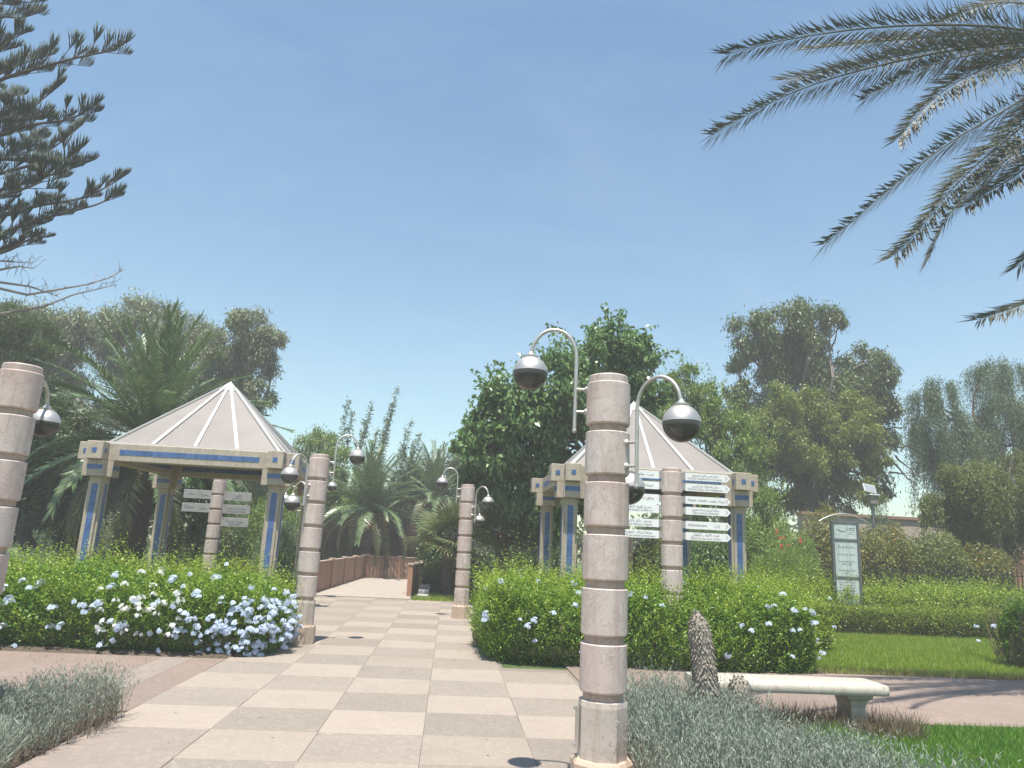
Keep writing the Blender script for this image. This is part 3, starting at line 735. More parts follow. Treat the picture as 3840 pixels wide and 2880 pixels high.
def pavilion_meshes():
    d = {}
    s, k = 0.132, 0.038              # column: square with notched corners
    poly = [(-s+k, -s), (s-k, -s), (s-k, -s+k), (s, -s+k), (s, s-k), (s-k, s-k), (s-k, s), (-s+k, s), (-s+k, s-k), (-s, s-k), (-s, -s+k), (-s+k, -s+k)]
    d['column'] = MB().prism(poly, 0.0, 2.41).mesh('column', 'sandstone')
    d['col_tiles'] = []
    for n, u in FACES:
        m = MB(); tiles_face(m, (n[0]*s, n[1]*s, 1.27), u, (0, 0, 1), n, 0.105, 2.02, 1, 20); d['col_tiles'].append(m.mesh('tile_strip', 'blue_tile'))
    a, b = 0.145, 0.255
    cr = [(-a, -b), (a, -b), (a, -a), (b, -a), (b, a), (a, a), (a, b), (-a, b), (-a, a), (-b, a), (-b, -a), (-a, -a)]
    d['capital'] = MB().prism(cr, 2.41, 2.688).mesh('capital', 'sandstone')
    d['cap_tiles'] = []
    for n, u in FACES:
        m = MB(); tiles_face(m, (n[0]*b, n[1]*b, 2.565), u, (0, 0, 1), n, 0.27, 0.085, 4, 1); d['cap_tiles'].append(m.mesh('tile_band', 'blue_tile'))
    L = PW+0.37; z = 2.845; bw, bh = 0.285, 0.31
    d['beam'] = MB().bbox((0, 0, z), (2*L, bw, bh), 0.008).mesh('beam', 'sandstone')
    d['crossbeam'] = MB().bbox((0, 0, z+0.003), (2*L, bw-0.006, bh), 0.008).mesh('beam', 'sandstone')
    d['beam_tiles'] = []
    def one(nm, *a):
        m = MB(); tiles_face(m, *a); d['beam_tiles'].append(m.mesh(nm, 'blue_tile'))
    for sg in (-1, 1):
        one('tile_band', (0, sg*bw/2, z), (1, 0, 0), (0, 0, 1), (0, sg, 0), 2.42, 0.095, 30, 1)
        one('tile', (sg*L, 0, z), (0, 1, 0), (0, 0, 1), (sg, 0, 0), 0.085, 0.085, 1, 1)
        for q in (-1, 1): one('tile', (q*(L-0.12), sg*bw/2, z), (1, 0, 0), (0, 0, 1), (0, sg, 0), 0.085, 0.085, 1, 1)
    hb, za, z0 = 1.49, 4.54, 3.025
    panels, ribs = [], []
    ap = np.array([0, 0, za])
    m = MB()
    for i in range(4):
        q0 = -hb+2*hb*i/4; q1 = -hb+2*hb*(i+1)/4
        p0 = np.array([q0, -hb, z0]); p1 = np.array([q1, -hb, z0])
        n = unit(np.cross(p1-p0, ap-p0)); mm = MB()
        t0 = p0+(ap-p0)*0.9; t1 = p1+(ap-p1)*0.9
        th = n*0.02
        mm.add([p0, p1, t1, t0, p0-th, p1-th, t1-th, t0-th], [(0, 1, 2, 3), (7, 6, 5, 4), (0, 4, 5, 1), (1, 5, 6, 2), (2, 6, 7, 3), (3, 7, 4, 0)])
        panels.append(mm.mesh('roof_panel', 'roof_panel'))
        mm = MB(); e = p0+(ap-p0)*0.93
        r = unit(e-p0); sd = unit(np.cross(n, r)) if i else unit(np.array([1, -1, 0.0])*1.0)
        if i == 0:
            sd = unit(np.cross(unit(n+np.array([-1, 0, 0])*abs(n[1])+0), r)); nn = unit(np.cross(r, sd)); nn = nn if nn[2] > 0 else -nn
        else: nn = n
        w0, w1 = 0.032, 0.022
        o = nn*0.028; bq = -nn*0.004
        vs = [p0-sd*w0+bq, p0+sd*w0+bq, p0+sd*w0+o, p0-sd*w0+o, e-sd*w1+bq, e+sd*w1+bq, e+sd*w1+o, e-sd*w1+o]
        mm.add(vs, [(0, 1, 2, 3), (7, 6, 5, 4), (0, 4, 5, 1), (1, 5, 6, 2), (2, 6, 7, 3), (3, 7, 4, 0)])
        ribs.append(mm.mesh('roof_rib', 'rib_white'))
    d['panels'], d['ribs'] = panels, ribs
    m = MB(); c = 0.185; zc = za-(za-z0)*c/hb+0.012
    m.add([(-c, -c, zc), (c, -c, zc), (c, c, zc), (-c, c, zc), (0, 0, za+0.045)], [(0, 1, 4), (1, 2, 4), (2, 3, 4), (3, 0, 4), (3, 2, 1, 0)])
    d['cap'] = m.mesh('roof_cap', 'rib_white')
    m = MB(); e = hb+0.035
    for (cx, cy, lx, ly) in ((0, -e, 2*e+0.05, 0.05), (0, e, 2*e+0.05, 0.05), (-e, 0, 0.05, 2*e-0.052), (e, 0, 0.05, 2*e-0.052)): m.box((cx, cy, z0-0.002), (lx, ly, 0.045))
    d['eave'] = m.mesh('eave_trim', 'rib_white')
    return d
PM = pavilion_meshes()
def pavilion(loc, label):
    t = thing('pavilion', label, 'pavilion', loc, group='square pavilions with tented roofs')
    for sx in (-1, 1):
        for sy in (-1, 1):
            c = meshobj('column', PM['column'], t, loc=(sx*PW, sy*PW, 0)); [meshobj('tile_strip', q, c) for q in PM['col_tiles']]
            c = meshobj('capital', PM['capital'], t, loc=(sx*PW, sy*PW, 0)); [meshobj('tile_band', q, c) for q in PM['cap_tiles']]
    for sy in (-1, 1):
        b = meshobj('beam', PM['beam'], t, loc=(0, sy*PW, 0)); [meshobj(q.name.split('.')[0], q, b) for q in PM['beam_tiles']]
        b = meshobj('beam', PM['crossbeam'], t, loc=(sy*PW, 0, 0), rot=(0, 0, PI/2)); [meshobj(q.name.split('.')[0], q, b) for q in PM['beam_tiles']]
    for q in range(4):
        for p in PM['panels']: meshobj('roof_panel', p, t, rot=(0, 0, q*PI/2))
        for p in PM['ribs']: meshobj('roof_rib', p, t, rot=(0, 0, q*PI/2))
    meshobj('roof_cap', PM['cap'], t); meshobj('eave_trim', PM['eave'], t)
    return t
pavilion((-4.70, 14.9, 0), 'sandstone pavilion with blue tile bands and tent roof behind the hedge massed with blue flowers')
pavilion((3.64, 14.47, 0.035), 'sandstone pavilion with blue tile bands and tent roof behind the arrow boards')

# ------------------------------------------------------------------ wooden walkway
deck = structure(MB().box((-2.25, 24.5, -0.02), (2.62, 9.4, 0.08)).build('walkway', 'mortar'))
mb = MB()
for i in range(66):
    mb.box((-2.25, 19.87+i*0.141+0.07, 0.036), (2.6, 0.134, 0.024))
stuff(mb.build('deck_boards', 'deck_board', deck))
plank = MB().bbox((0, 0, 0.41), (0.118, 0.028, 0.82), 0.004).mesh('plank', 'fence_wood')
fpost = MB().bbox((0, 0, 0.43), (0.13, 0.13, 0.86), 0.006).mesh('post', 'post_wood')
fcap = MB().bbox((0, 0, 0.875), (0.17, 0.17, 0.03), 0.005).mesh('post_cap', 'cap_wood')
def wood_fence(label, a, b, npost, rail=True, off=0.0):
    a = np.array(a, float); b = np.array(b, float); L = np.linalg.norm(b-a); rz = math.atan2(b[1]-a[1], b[0]-a[0])
    t = thing('wooden_fence', label, 'fence', (a[0], a[1], 0.03), rz, group='board fences of the walkway')
    for i in range(npost):
        p = meshobj('post', fpost, t, loc=(L*i/(npost-1), 0, 0)); meshobj('post_cap', fcap, p)
    n = int(L/0.124)
    for i in range(n):
        meshobj('plank', plank, t, loc=((i+0.5)*L/n, random.uniform(-0.003, 0.003), random.uniform(-0.004, 0.004)))
    MB().bbox((L/2, 0, 0.835), (L-0.14, 0.10, 0.026), 0.004).build('top_rail', 'cap_wood', t)
    return t
wood_fence('long brown board fence along the open side of the walkway, capped posts', (-3.56, 20.5), (-3.25, 29.0), 5)
wood_fence('brown board fence in shade closing the end of the walkway', (-3.1, 29.1), (-0.7, 29.4), 3)
wood_fence('short brown board fence next to the stone steps, orange end post', (-1.02, 20.75), (-0.74, 26.0), 4)
st = thing('stone_steps', 'small grey stone steps beside the walkway fence', 'steps', (-0.64, 20.6, 0))
for i in range(3): MB().bbox((0.0+0.01*i, 0.16+0.55*i, 0.05+0.10*i), (0.30, 0.5, 0.12+0.0*i), 0.01).build('step', 'step_stone', st)
# reed screen behind the palm
A = P(686, 1190, 30.4); B = P(930, 1190, 30.4)
scr = thing('reed_screen', 'dark brown reed screen behind the shaggy palm', 'screen', (A[0], 30.4, 0))
WX = B[0]-A[0]; nb = 8
for i in range(nb):
    mb = MB()
    for k in range(26):
        x = (i+(k+0.5)/26)*WX/nb; h = 2.15+random.uniform(-0.12, 0.1)
        mb.tube([(x, random.uniform(-0.015, 0.015), 0), (x+random.uniform(-0.01, 0.01), random.uniform(-0.015, 0.015), h)], WX/nb/26*0.52, 5)
    mb.box(((i+0.5)*WX/nb, 0.03, 1.0), (WX/nb, 0.012, 2.0))
    mb.build('reed_panel', 'reed_screen', scr)

# ------------------------------------------------------------------ bench, cacti
bn = thing('stone_bench', 'long low pale stone bench with rounded seat in the lavender', 'bench', (3.38, 7.28, 0))
prof = [(-0.23, 0.335), (0.2, 0.335), (0.225, 0.35), (0.235, 0.385), (0.222, 0.42), (0.2, 0.43), (-0.2, 0.43), (-0.222, 0.42), (-0.24, 0.385), (-0.235, 0.35)]
mb = MB(); xs = [(-0.95, 0.93), (-0.93, 0.98), (-0.90, 1.0), (0.88, 1.0), (0.915, 0.98), (0.935, 0.92)]; n = len(prof); vs = []
for x, k in xs: vs += [(x, p[0]*k, 0.383+(p[1]-0.383)*k) for p in prof]
fs = [tuple(range(n)), tuple(reversed(range((len(xs)-1)*n, len(xs)*n)))]
for l in range(len(xs)-1): fs += [(l*n+i, (l+1)*n+i, (l+1)*n+(i+1) % n, l*n+(i+1) % n) for i in range(n)]
mb.add(vs, fs).build('seat', 'bench_stone', bn, 50)
for x in (-0.66, 0.66):
    lp = []
    for z, hw, hd in ((0.0, 0.12, 0.17), (0.06, 0.12, 0.17), (0.08, 0.075, 0.14), (0.2, 0.07, 0.13), (0.27, 0.085, 0.15), (0.30, 0.125, 0.18), (0.337, 0.13, 0.185)):
        lp += [(x-hw, -hd, z), (x+hw, -hd, z), (x+hw, hd, z), (x-hw, hd, z)]
    MB().add(lp, [(3, 2, 1, 0), (24, 25, 26, 27)]+[(l*4+i, l*4+(i+1) % 4, l*4+4+(i+1) % 4, l*4+4+i) for l in range(6) for i in range(4)]).build('leg', 'bench_stone', bn)
def cactus(label, base, top, r, tip):
    base = np.asarray(base, float); h = np.asarray(top, float)-base
    t = thing('column_cactus', label, 'cactus', base, group='grey shaggy columns in the lavender')
    H = np.linalg.norm(h); S = np.linspace(0, 1, 16)
    rad = [r*(1.12-0.28*s) if s < 0.85 else r*(0.88*math.sqrt(max(0.02, 1-((s-0.85)/0.155)**2))) for s in S]
    bow = np.array([0.03, 0, 0])
    pt = lambda s: h*s+bow*math.sin(PI*s)
    MB().tube([pt(s) for s in S], rad, 16).build('stem', 'cactus_skin', t, 60)
    mb = MB(); rows = int(H/0.024)
    for i in range(rows):
        s = (i+0.5)/rows; rr = np.interp(s, S, rad); nn = max(6, int(2*PI*rr/0.03))
        for k in range(nn):
            a = 2*PI*(k+0.5*(i % 2)+random.uniform(-0.2, 0.2))/nn; o = np.array([math.cos(a), math.sin(a), 0]); q = np.array([-o[1], o[0], 0])
            c = pt(s)+o*rr*0.97+np.array([0, 0, random.uniform(-0.013, 0.013)]); e = random.uniform(0.005, 0.024); dz = random.uniform(-0.03, -0.006) if s < 0.9 else random.uniform(-0.01, 0.02); ww = random.uniform(0.009, 0.017)
            z = np.array([0, 0, 1.0])
            mb.add([c-q*ww+z*0.010, c+q*ww+z*0.010, c+o*e+z*dz, c-z*0.012], [(0, 2, 1), (0, 3, 2), (1, 2, 3)])
    for k in range(16):
        a = random.uniform(0, 2*PI); c = h+np.array([math.cos(a), math.sin(a), 0])*0.02-np.array([0, 0, 0.02])
        mb.add([c+np.array([0.006, 0, 0]), c-np.array([0.006, 0, 0]), c+np.array([math.cos(a)*0.02, math.sin(a)*0.02, random.uniform(0.03, tip)])], [(0, 1, 2)])
    stuff(mb.build('scales', 'cactus_skin', t))
cactus('tall grey shaggy cactus column leaning beside the bench', P(1528, 1600, 6.25)*[1, 1, 0], P(1505, 1325, 6.25), 0.105, 0.08)
cactus('short grey shaggy cactus stump in front of the bench', P(1595, 1560, 6.4)*[1, 1, 0], P(1594, 1462, 6.4), 0.10, 0.06)

# ------------------------------------------------------------------ information totem, solar lamp, wall, iron fence, small signs
TYY = 16.6
ta = P(1794, 1130, TYY); tb_ = P(1853, 1130, TYY)
tw = tb_[0]-ta[0]; tt = P(1824, 1126, TYY)[2]
to = thing('information_board', 'tall pale green information board with dark frame and curved top rail', 'sign', ((ta[0]+tb_[0])/2, TYY, 0))
for sx in (-1, 1): MB().bbox((sx*(tw/2-0.03), 0, tt/2), (0.06, 0.09, tt), 0.006).build('upright', 'totem_frame', to)
for zz in (tt-0.035, tt-0.44, tt-1.30): MB().bbox((0, 0, zz), (tw-0.122, 0.07, 0.055), 0.005).build('rail', 'totem_frame', to)
pan = []
for z0, z1 in ((tt-0.41, tt-0.065), (tt-1.27, tt-0.47), (0.35, tt-1.33)):
    pan.append(MB().bbox((0, -0.01, (z0+z1)/2), (tw-0.124, 0.03, z1-z0-0.004), 0.003).build('panel', 'totem_panel', to))
ar = [(x, 0, tt+0.17-0.20*(x/0.62)**2) for x in np.linspace(-0.62, 0.62, 15)]
MB().tube(ar, 0.012, 8).build('curved_rail', 'steel', to, 60)
for sx in (-0.2, 0.2): MB().tube([(sx, 0, tt-0.005), (sx, 0, tt+0.155)], 0.012, 6).build('rail_post', 'totem_frame', to)
yy = -0.0275
text(arabic('مركز تفسير الفن الصخري - أكادير'), 0.075, (0, yy, tt-0.59), pan[1], width=0.42)
text('oCCoO I +oXolt - oXoΛΣO', 0.055, (0, yy, tt-0.77), pan[1], width=0.40)
text("Centre d'Interprétation de l'Art", 0.055, (0, yy, tt-0.93), pan[1], width=0.41); text('Rupestre - Agadir', 0.055, (0, yy, tt-0.985), pan[1], width=0.25)
text('Rock Art Interpretation Center', 0.055, (0, yy, tt-1.13), pan[1], width=0.41); text('Agadir', 0.055, (0, yy, tt-1.185), pan[1], width=0.1)
for i in range(4): text('Horaires   Lundi - Dimanche   9h 18h'[:30-3*(i % 2)], 0.04, (0, yy, tt-1.40-0.06*i), pan[2], width=0.40)
sw = MB(); pp = [(-0.19+0.028*i, tt-0.19-0.055*math.sin(PI*i/7*0.75)) for i in range(8)]
for (x0, z0), (x1, z1), q in zip(pp, pp[1:], range(7)):
    k = 0.010*(1-q/8)+0.002; sw.add([(x0, yy, z0-k), (x1, yy, z1-k), (x1, yy, z1+k), (x0, yy, z0+k)], [(0, 1, 2, 3)])
sw.build('emblem', 'sign_text', pan[0])
em = MB()
for i in range(3):
    for k in range(4):
        x = 0.06+0.075*i; z = tt-0.20+(0.0 if k < 2 else 0.05)
        if k % 2 == 0: em.box((x, yy, z), (0.06, 0.002, 0.006))
        else: em.box((x-0.027, yy, tt-0.175), (0.005, 0.002, 0.05))
em.box((0.135, yy, tt-0.165), (0.025, 0.002, 0.025))
em.build('emblem', 'totem_frame', pan[0])
text('Agadir', 0.035, (0.135, yy, tt-0.255), pan[0]); text(arabic('مدينة أكادير'), 0.04, (0.135, yy, tt-0.29), pan[0], width=0.2)

WY = 25.0
w0 = P(1735, 1150, WY); w1 = P(2330, 1150, WY); wt = P(1850, 1117, WY)[2]; wm = P(1850, 1178, WY)[2]
wl = thing('garden_wall', 'pale pink garden building wall with terracotta lower band behind the shrubs', 'wall', (w0[0], WY, 0))
LW = w1[0]-w0[0]
MB().box((LW/2, 0.2, (wm+wt)/2), (LW, 0.4, wt-wm)).build('upper_wall', 'wall_pink', wl)
MB().box((LW/2, 0.22, wm/2-0.002), (LW, 0.4, wm)).build('lower_wall', 'wall_terracotta', wl)
MB().box((LW/2, 0.2, wt+0.05), (LW+0.1, 0.52, 0.1)).build('coping', 'wall_coping', wl)
dx = P(2200, 1200, WY)[0]-w0[0]; dx2 = P(2142, 1200, WY)[0]-w0[0]
MB().box((dx+0.2, -0.03, 1.0), (0.95, 0.08, 2.0)).build('door', 'door_brown', wl)
MB().box((dx2, -0.04, 1.05), (0.42, 0.1, 2.1)).build('white_pier', 'wall_white', wl)
s0 = P(1886, 1110, 22.0)
sl = thing('solar_lamp', 'small solar panel tilted on top of a grey post', 'lamp', (s0[0], 22.0, 0))
zt = P(1886, 1075, 22)[2]
MB().tube([(0, 0, 0), (0, 0, zt)], 0.05, 10).build('post', 'steel_dark', sl, 60)
MB().bbox((0.02, 0, zt-0.08), (0.26, 0.2, 0.28), 0.02).build('lamp_box', 'bark_grey', sl)
MB().bbox((0.02, 0, zt+0.08), (0.36, 0.28, 0.04), 0.01).build('lid', 'white_plastic', sl)
pn = MB().bbox((0, 0, 0), (0.42, 0.03, 0.30), 0.004).build('panel_frame', 'white_plastic', sl, loc=(-0.10, -0.05, zt+0.28)); pn.rotation_euler = (-0.5, 0.12, 0.1)
MB().box((0, -0.017, 0), (0.37, 0.006, 0.25)).build('solar_cell', 'solar_cell', pn)

FY = 19.0
fa = P(1880, 1250, FY); fb = P(2300, 1250, FY); ft = P(2050, 1228, FY)[2]
fe = thing('iron_fence', 'thin black iron railing in front of the flecked shrubs', 'fence', (fa[0], FY, 0))
pk = MB().box((0, 0, ft/2), (0.018, 0.018, ft)).lathe([(0.003, ft+0.07), (0.012, ft+0.02), (0.009, ft)][::-1], 6).mesh('picket', 'iron')
npk = int((fb[0]-fa[0])/0.15)
for i in range(npk): meshobj('picket', pk, fe, loc=(i*0.15, random.uniform(-0.01, 0.01), 0), rot=(random.uniform(-0.01, 0.01), random.uniform(-0.012, 0.012), 0))
for zz in (0.25, ft-0.12): MB().box((npk*0.075, 0, zz), (npk*0.15, 0.03, 0.03)).build('rail', 'iron', fe)
def plant_tag(label, px, py, Y, wd=0.2):
    p = P(px, py, Y); t = thing('plant_label', label, 'plant label', (p[0], Y, 0), group='white plant labels on stakes')
    MB().box((0, 0, p[2]/2-0.03), (0.02, 0.015, p[2]-0.06)).build('stake', 'steel_dark', t)
    o = MB().bbox((0, 0, 0), (wd, 0.012, wd*0.62), 0.003).build('plate', 'white_plastic', t, loc=(0, -0.02, p[2])); o.rotation_euler = (-0.7, 0.15, 0)
    text('Euphorbia', 0.03, (0, -0.0075, 0.01), o)
plant_tag('white plant label on a stake beside the sandstone column', 507, 1242, 20.0, 0.22)
plant_tag('white plant label on a stake above the trimmed hedge', 2032, 1293, 17.2, 0.24)
b2 = thing('low_stone_bench', 'low grey stone seat in the shade near the big palm trunk', 'bench', P(655, 1270, 22.0)*[1, 1, 0])
MB().bbox((0, 0, 0.42), (1.25, 0.42, 0.10), 0.02).build('seat', 'bench_stone', b2)
for x in (-0.45, 0.45): MB().bbox((x, 0, 0.185), (0.2, 0.36, 0.37), 0.01).build('leg', 'sandstone', b2)
b3 = thing('stone_block', 'squat dark stone block between two leaning trunks', 'stone', P(122, 1262, 21.0)*[1, 1, 0])
MB().bbox((0, 0, 0.24), (0.42, 0.4, 0.48), 0.03).build('block', 'step_stone', b3)
MB().bbox((0, 0, 0.5), (0.48, 0.46, 0.05), 0.015).build('slab', 'step_stone', b3)
# ------------------------------------------------------------------ hedges and flowers
def wob(p, seed, f=1.0):
    r = np.random.default_rng(seed); v = 0
    for k in range(6):
        a = r.normal(size=3)*f*(0.8+0.6*k); v = v+np.sin(p@a+r.uniform(0, 6.28))/(1+0.5*k)
    return v*0.32
def hedge_points(x0, x1, y0, y1, h, n, seed, depth=0.10, amp=0.12, hvar=0.1, rnd=0.35):
    """points near the top, front, back and ends of a soft-edged hedge, with outward normals"""
    r = np.random.default_rng(seed); lx, ly = x1-x0, y1-y0
    ar = np.array([lx*ly, lx*h*1.3, lx*h*0.35, ly*h, ly*h]); ar = ar/ar.sum()
    f = r.choice(5, n, p=ar); u = r.random(n); v = r.random(n); P_ = np.empty((n, 3)); Nn = np.zeros((n, 3))
    x = x0+lx*u; y = y0+ly*v; z = h*v**0.9
    t = f == 0; P_[t] = np.stack([x[t], y[t], np.full(t.sum(), h)], 1); Nn[t] = (0, 0, 1)
    for k, yy, s in ((1, y0, -1), (2, y1, 1)):
        t = f == k; P_[t] = np.stack([x[t], np.full(t.sum(), yy), z[t]], 1); Nn[t] = (0, s, 0)
    yv = y0+ly*u
    for k, xx, s in ((3, x0, -1), (4, x1, 1)):
        t = f == k; P_[t] = np.stack([np.full(t.sum(), xx), yv[t], z[t]], 1); Nn[t] = (s, 0, 0)
    # round the upper edges and the corners
    c = np.array([(x0+x1)/2, (y0+y1)/2])
    hx = np.clip((np.abs(P_[:, 0]-c[0])-(lx/2-rnd))/rnd, 0, 1); hy = np.clip((np.abs(P_[:, 1]-c[1])-(ly/2-rnd))/rnd, 0, 1)
    hz = np.clip((P_[:, 2]-(h-rnd))/rnd, 0, 1)
    sx, sy = np.sign(P_[:, 0]-c[0]), np.sign(P_[:, 1]-c[1])
    m = np.sqrt(hx**2+hy**2+hz**2); k = np.where(m > 1, 1/np.maximum(m, 1), 1)
    P_[:, 0] -= sx*hx*(1-k)*rnd; P_[:, 1] -= sy*hy*(1-k)*rnd; P_[:, 2] -= hz*(1-k)*rnd
    Nn = unit(Nn*0.4+np.stack([sx*hx, sy*hy, hz], 1)*(m > 0.3)[:, None]+1e-6)
    low = np.clip(1-P_[:, 2]/0.35, 0, 1)
    P_ = P_-Nn*(low*0.10)[:, None]
    P_ = P_+Nn*(amp*wob(P_, seed, 2.2)+amp*0.55*wob(P_, seed+3, 7.0))[:, None]+np.array([0, 0, 1])*(hvar*wob(P_*[1, 1, 0], seed+1, 1.3)*(P_[:, 2] > h*0.4))[:, None]
    return P_, Nn
def flower_mesh(mat):
    C = []; D = []; Nr = []
    for k in range(7):
        o = rsphere(1)[0]; o[2] = abs(o[2])*0.8+0.1; o[1] = -abs(o[1]) if k < 5 else o[1]
        o = unit(o[None])[0]; a = unit(np.cross(o, [0.3, 0.2, 0.9])[None])[0]; b = np.cross(o, a)
        for q in range(5):
            t = 2*PI*q/5+k; d = a*math.cos(t)+b*math.sin(t)+o*0.15
            C.append(o*0.036); D.append(d); Nr.append(o)
    st = np.array(C)[::5]; C += [np.zeros(3)]*len(st); D += list(unit(st)); Nr += list(unit(np.cross(st, [0.2, 0.5, 0.8])))
    Ls = np.r_[np.full(35, 0.021), np.full(len(st), 0.037)]; Ws = np.r_[np.full(35, 0.019), np.full(len(st), 0.006)]
    return leafmesh('flower_cluster', np.array(C), np.array(D), Ls, Ws, mat, np.array(Nr), fold=0.0, wide=0.62)
FLB = [flower_mesh('petal_blue') for _ in range(3)]; FLW = [flower_mesh('petal_white') for _ in range(2)]
def hedge(name, label, box, n, mat, seed, ll=0.045, lw=0.02, shoots=0, shoot_h=0.25, cat='hedge', amp=0.12, hvar=0.1, group=None, rnd=0.45, mat2=None):
    x0, x1, y0, y1, h = box; org = np.array([(x0+x1)/2, (y0+y1)/2, 0])
    t = thing(name, label, cat, org, group=group)
    Pp, Nn = hedge_points(x0, x1, y0, y1, h, n, seed, amp=amp, hvar=hvar, rnd=rnd)
    Pp = Pp-Nn*np.abs(rng.normal(size=(n, 1)))*0.11+rng.normal(size=(n, 3))*0.03
    Pp[:, 2] = np.maximum(Pp[:, 2], 0.02)
    D = unit(rng.normal(size=(n, 3))*0.9+Nn*0.9+[0, 0, 0.35])
    Nr = unit(rng.normal(size=(n, 3))*0.6+Nn*0.5+[0, 0, 0.9])
    L = ll*rng.uniform(0.6, 1.25, n); W = lw*rng.uniform(0.7, 1.2, n)
    meshobj('foliage', leafmesh('foliage', Pp, D, L, W, mat, Nr, origin=org), t)
    # twiggy inside
    q, qn = hedge_points(x0+0.12, x1-0.12, y0+0.12, y1-0.12, h-0.1, int(900*(x1-x0)*0.35)+200, seed+5, amp=amp, hvar=hvar)
    a = q*[1, 1, 0.25]+np.array([0, 0, 0.02]); a[:, 1] += ((y0+y1)/2-a[:, 1])*0.5
    V = np.empty((len(q), 4, 3)); sd = unit(np.cross(q-a, rng.normal(size=q.shape)))*0.006
    V[:, 0] = a-sd; V[:, 1] = a+sd; V[:, 2] = q+sd*0.5; V[:, 3] = q-sd*0.5
    meshobj('stems', npmesh('stems', (V-org).reshape(-1, 3), np.arange(4*len(q)).reshape(-1, 4), 'bark_brown'), t)
    if shoots:
        s, sn = hedge_points(x0, x1, y0, y1, h, shoots*4, seed, amp=amp, hvar=hvar, rnd=rnd)
        kp = rng.random(len(s)) < np.where(sn[:, 2] > 0.4, 1.0, 0.45); s, sn = s[kp][:shoots], sn[kp][:shoots]; k = len(s)
        hh = shoot_h*rng.uniform(0.25, 1.0, (k, 1))**1.4*np.where(sn[:, 2:3] > 0.4, 1.0, 0.6)
        hh = hh*np.where(rng.random((k, 1)) < 0.07, 1.9, 1.0)
        lean = rng.normal(size=(k, 3))*[0.35, 0.35, 0]+sn*[1, 1, 0]*0.9; C = []; Dd = []
        for i in range(11):
            f = i/10; C.append(s+(np.array([0, 0, 1])+lean*f)*hh*f+rng.normal(size=(k, 3))*0.006)
            Dd.append(unit(rng.normal(size=(k, 3))*[0.9, 0.9, 0.3]+[0, 0, 0.45]))
        C = np.vstack(C); Dd = np.vstack(Dd)
        meshobj('young_shoots', leafmesh('young_shoots', C, Dd, ll*rng.uniform(0.55, 1.0, len(C)), lw*0.85, mat2 or mat, origin=org), t)
    t['_seed'] = seed
    return t, org
def flowers(t, org, box, seed, n, zone, meshes, amp=0.12, hvar=0.1, rnd=0.35, sc=(0.8, 1.35)):
    x0, x1, y0, y1, h = box
    s, sn = hedge_points(x0, x1, y0, y1, h, n*60, seed, amp=amp, hvar=hvar, rnd=rnd)
    keep = zone(s, sn) > rng.random(len(s)); s, sn = s[keep][:n], sn[keep][:n]
    for p, nn in zip(s, sn):
        o = meshobj('flower_cluster', random.choice(meshes), t, loc=p+nn*0.085-org, rot=(random.uniform(-0.4, 0.4), random.uniform(-0.4, 0.4), random.uniform(-0.6, 0.6)))
        k = random.uniform(*sc); o.scale = (k, k, k)
BX = (-7.6, -2.18, 9.95, 12.1, 0.86)
t, org = hedge('flowering_hedge', 'plumbago hedge thick with pale blue flowers beside the chequered path and lamp post', BX, 120000, 'leaf_hedge', 11, shoots=2600, shoot_h=0.36, hvar=0.13, amp=0.16, group='plumbago hedges along the path', mat2='leaf_hedge_yellow')
front = lambda s, n: (n[:, 1] < -0.2) | (n[:, 0] > 0.4)
flowers(t, org, BX, 11, 125, lambda s, n: np.where(front(s, n) & (s[:, 1] < 10.6) & (s[:, 2] < 0.9), 0.3+0.5*(s[:, 2] < 0.62), np.where((n[:, 2] > 0.3) & (s[:, 1] < 11), 0.08, 0)), FLB, sc=(1.1, 1.7), amp=0.16, hvar=0.13, rnd=0.45)
flowers(t, org, BX, 11, 140, lambda s, n: np.where((s[:, 0] > -3.5) & (n[:, 2] < 0.75) & (s[:, 1] < 11.2), np.clip((s[:, 0]+3.6)/1.0, 0, 1)**1.5, 0.0), FLB, sc=(1.0, 1.6), amp=0.16, hvar=0.13, rnd=0.45)
flowers(t, org, BX, 11, 34, lambda s, n: np.where(front(s, n) & (np.abs(s[:, 0]+3.9) < 0.55) & (s[:, 2] > 0.22), 0.8, 0.0), FLW, sc=(1.0, 1.5), amp=0.16, hvar=0.13, rnd=0.45)
BX = (0.5, 2.05, 10.55, 12.5, 1.0)
BR = (0.48, 5.35, 10.14, 12.6, 1.0)
t, org = hedge('flowering_hedge', 'plumbago hedge with only scattered blue flowers behind the cactus and bench', BR, 125000, 'leaf_hedge', 23, shoots=2800, shoot_h=0.40, hvar=0.13, amp=0.16, group='plumbago hedges along the path', mat2='leaf_hedge_yellow')
flowers(t, org, BR, 23, 62, lambda s, n: np.where(front(s, n) & (s[:, 2] > 0.15), 0.5, np.where(n[:, 2] > 0.3, 0.10, 0)), FLB, sc=(0.9, 1.5), amp=0.16, hvar=0.13, rnd=0.45)
bx = (4.9, 6.9, 12.4, 15.2, 0.98)
t, org = hedge('leafy_hedge', 'loose yellow-green hedge between the pavilion and the information board', bx, 52000, 'leaf_hedge_yellow', 31, ll=0.05, lw=0.022, shoots=1600, shoot_h=0.45, hvar=0.16, rnd=0.7)
flowers(t, org, bx, 31, 12, lambda s, n: np.where(front(s, n), 0.5, 0.1), FLB, sc=(0.7, 1.1))
bx = (7.6, 13.6, 15.5, 16.3, 0.62)
t, org = hedge('clipped_hedge', 'low clipped box hedge behind the lawn', bx, 52000, 'leaf_trim', 37, ll=0.04, lw=0.022, shoots=250, shoot_h=0.10, amp=0.05, hvar=0.03, rnd=0.2)
bx = (8.95, 11.6, 10.8, 12.1, 1.15)
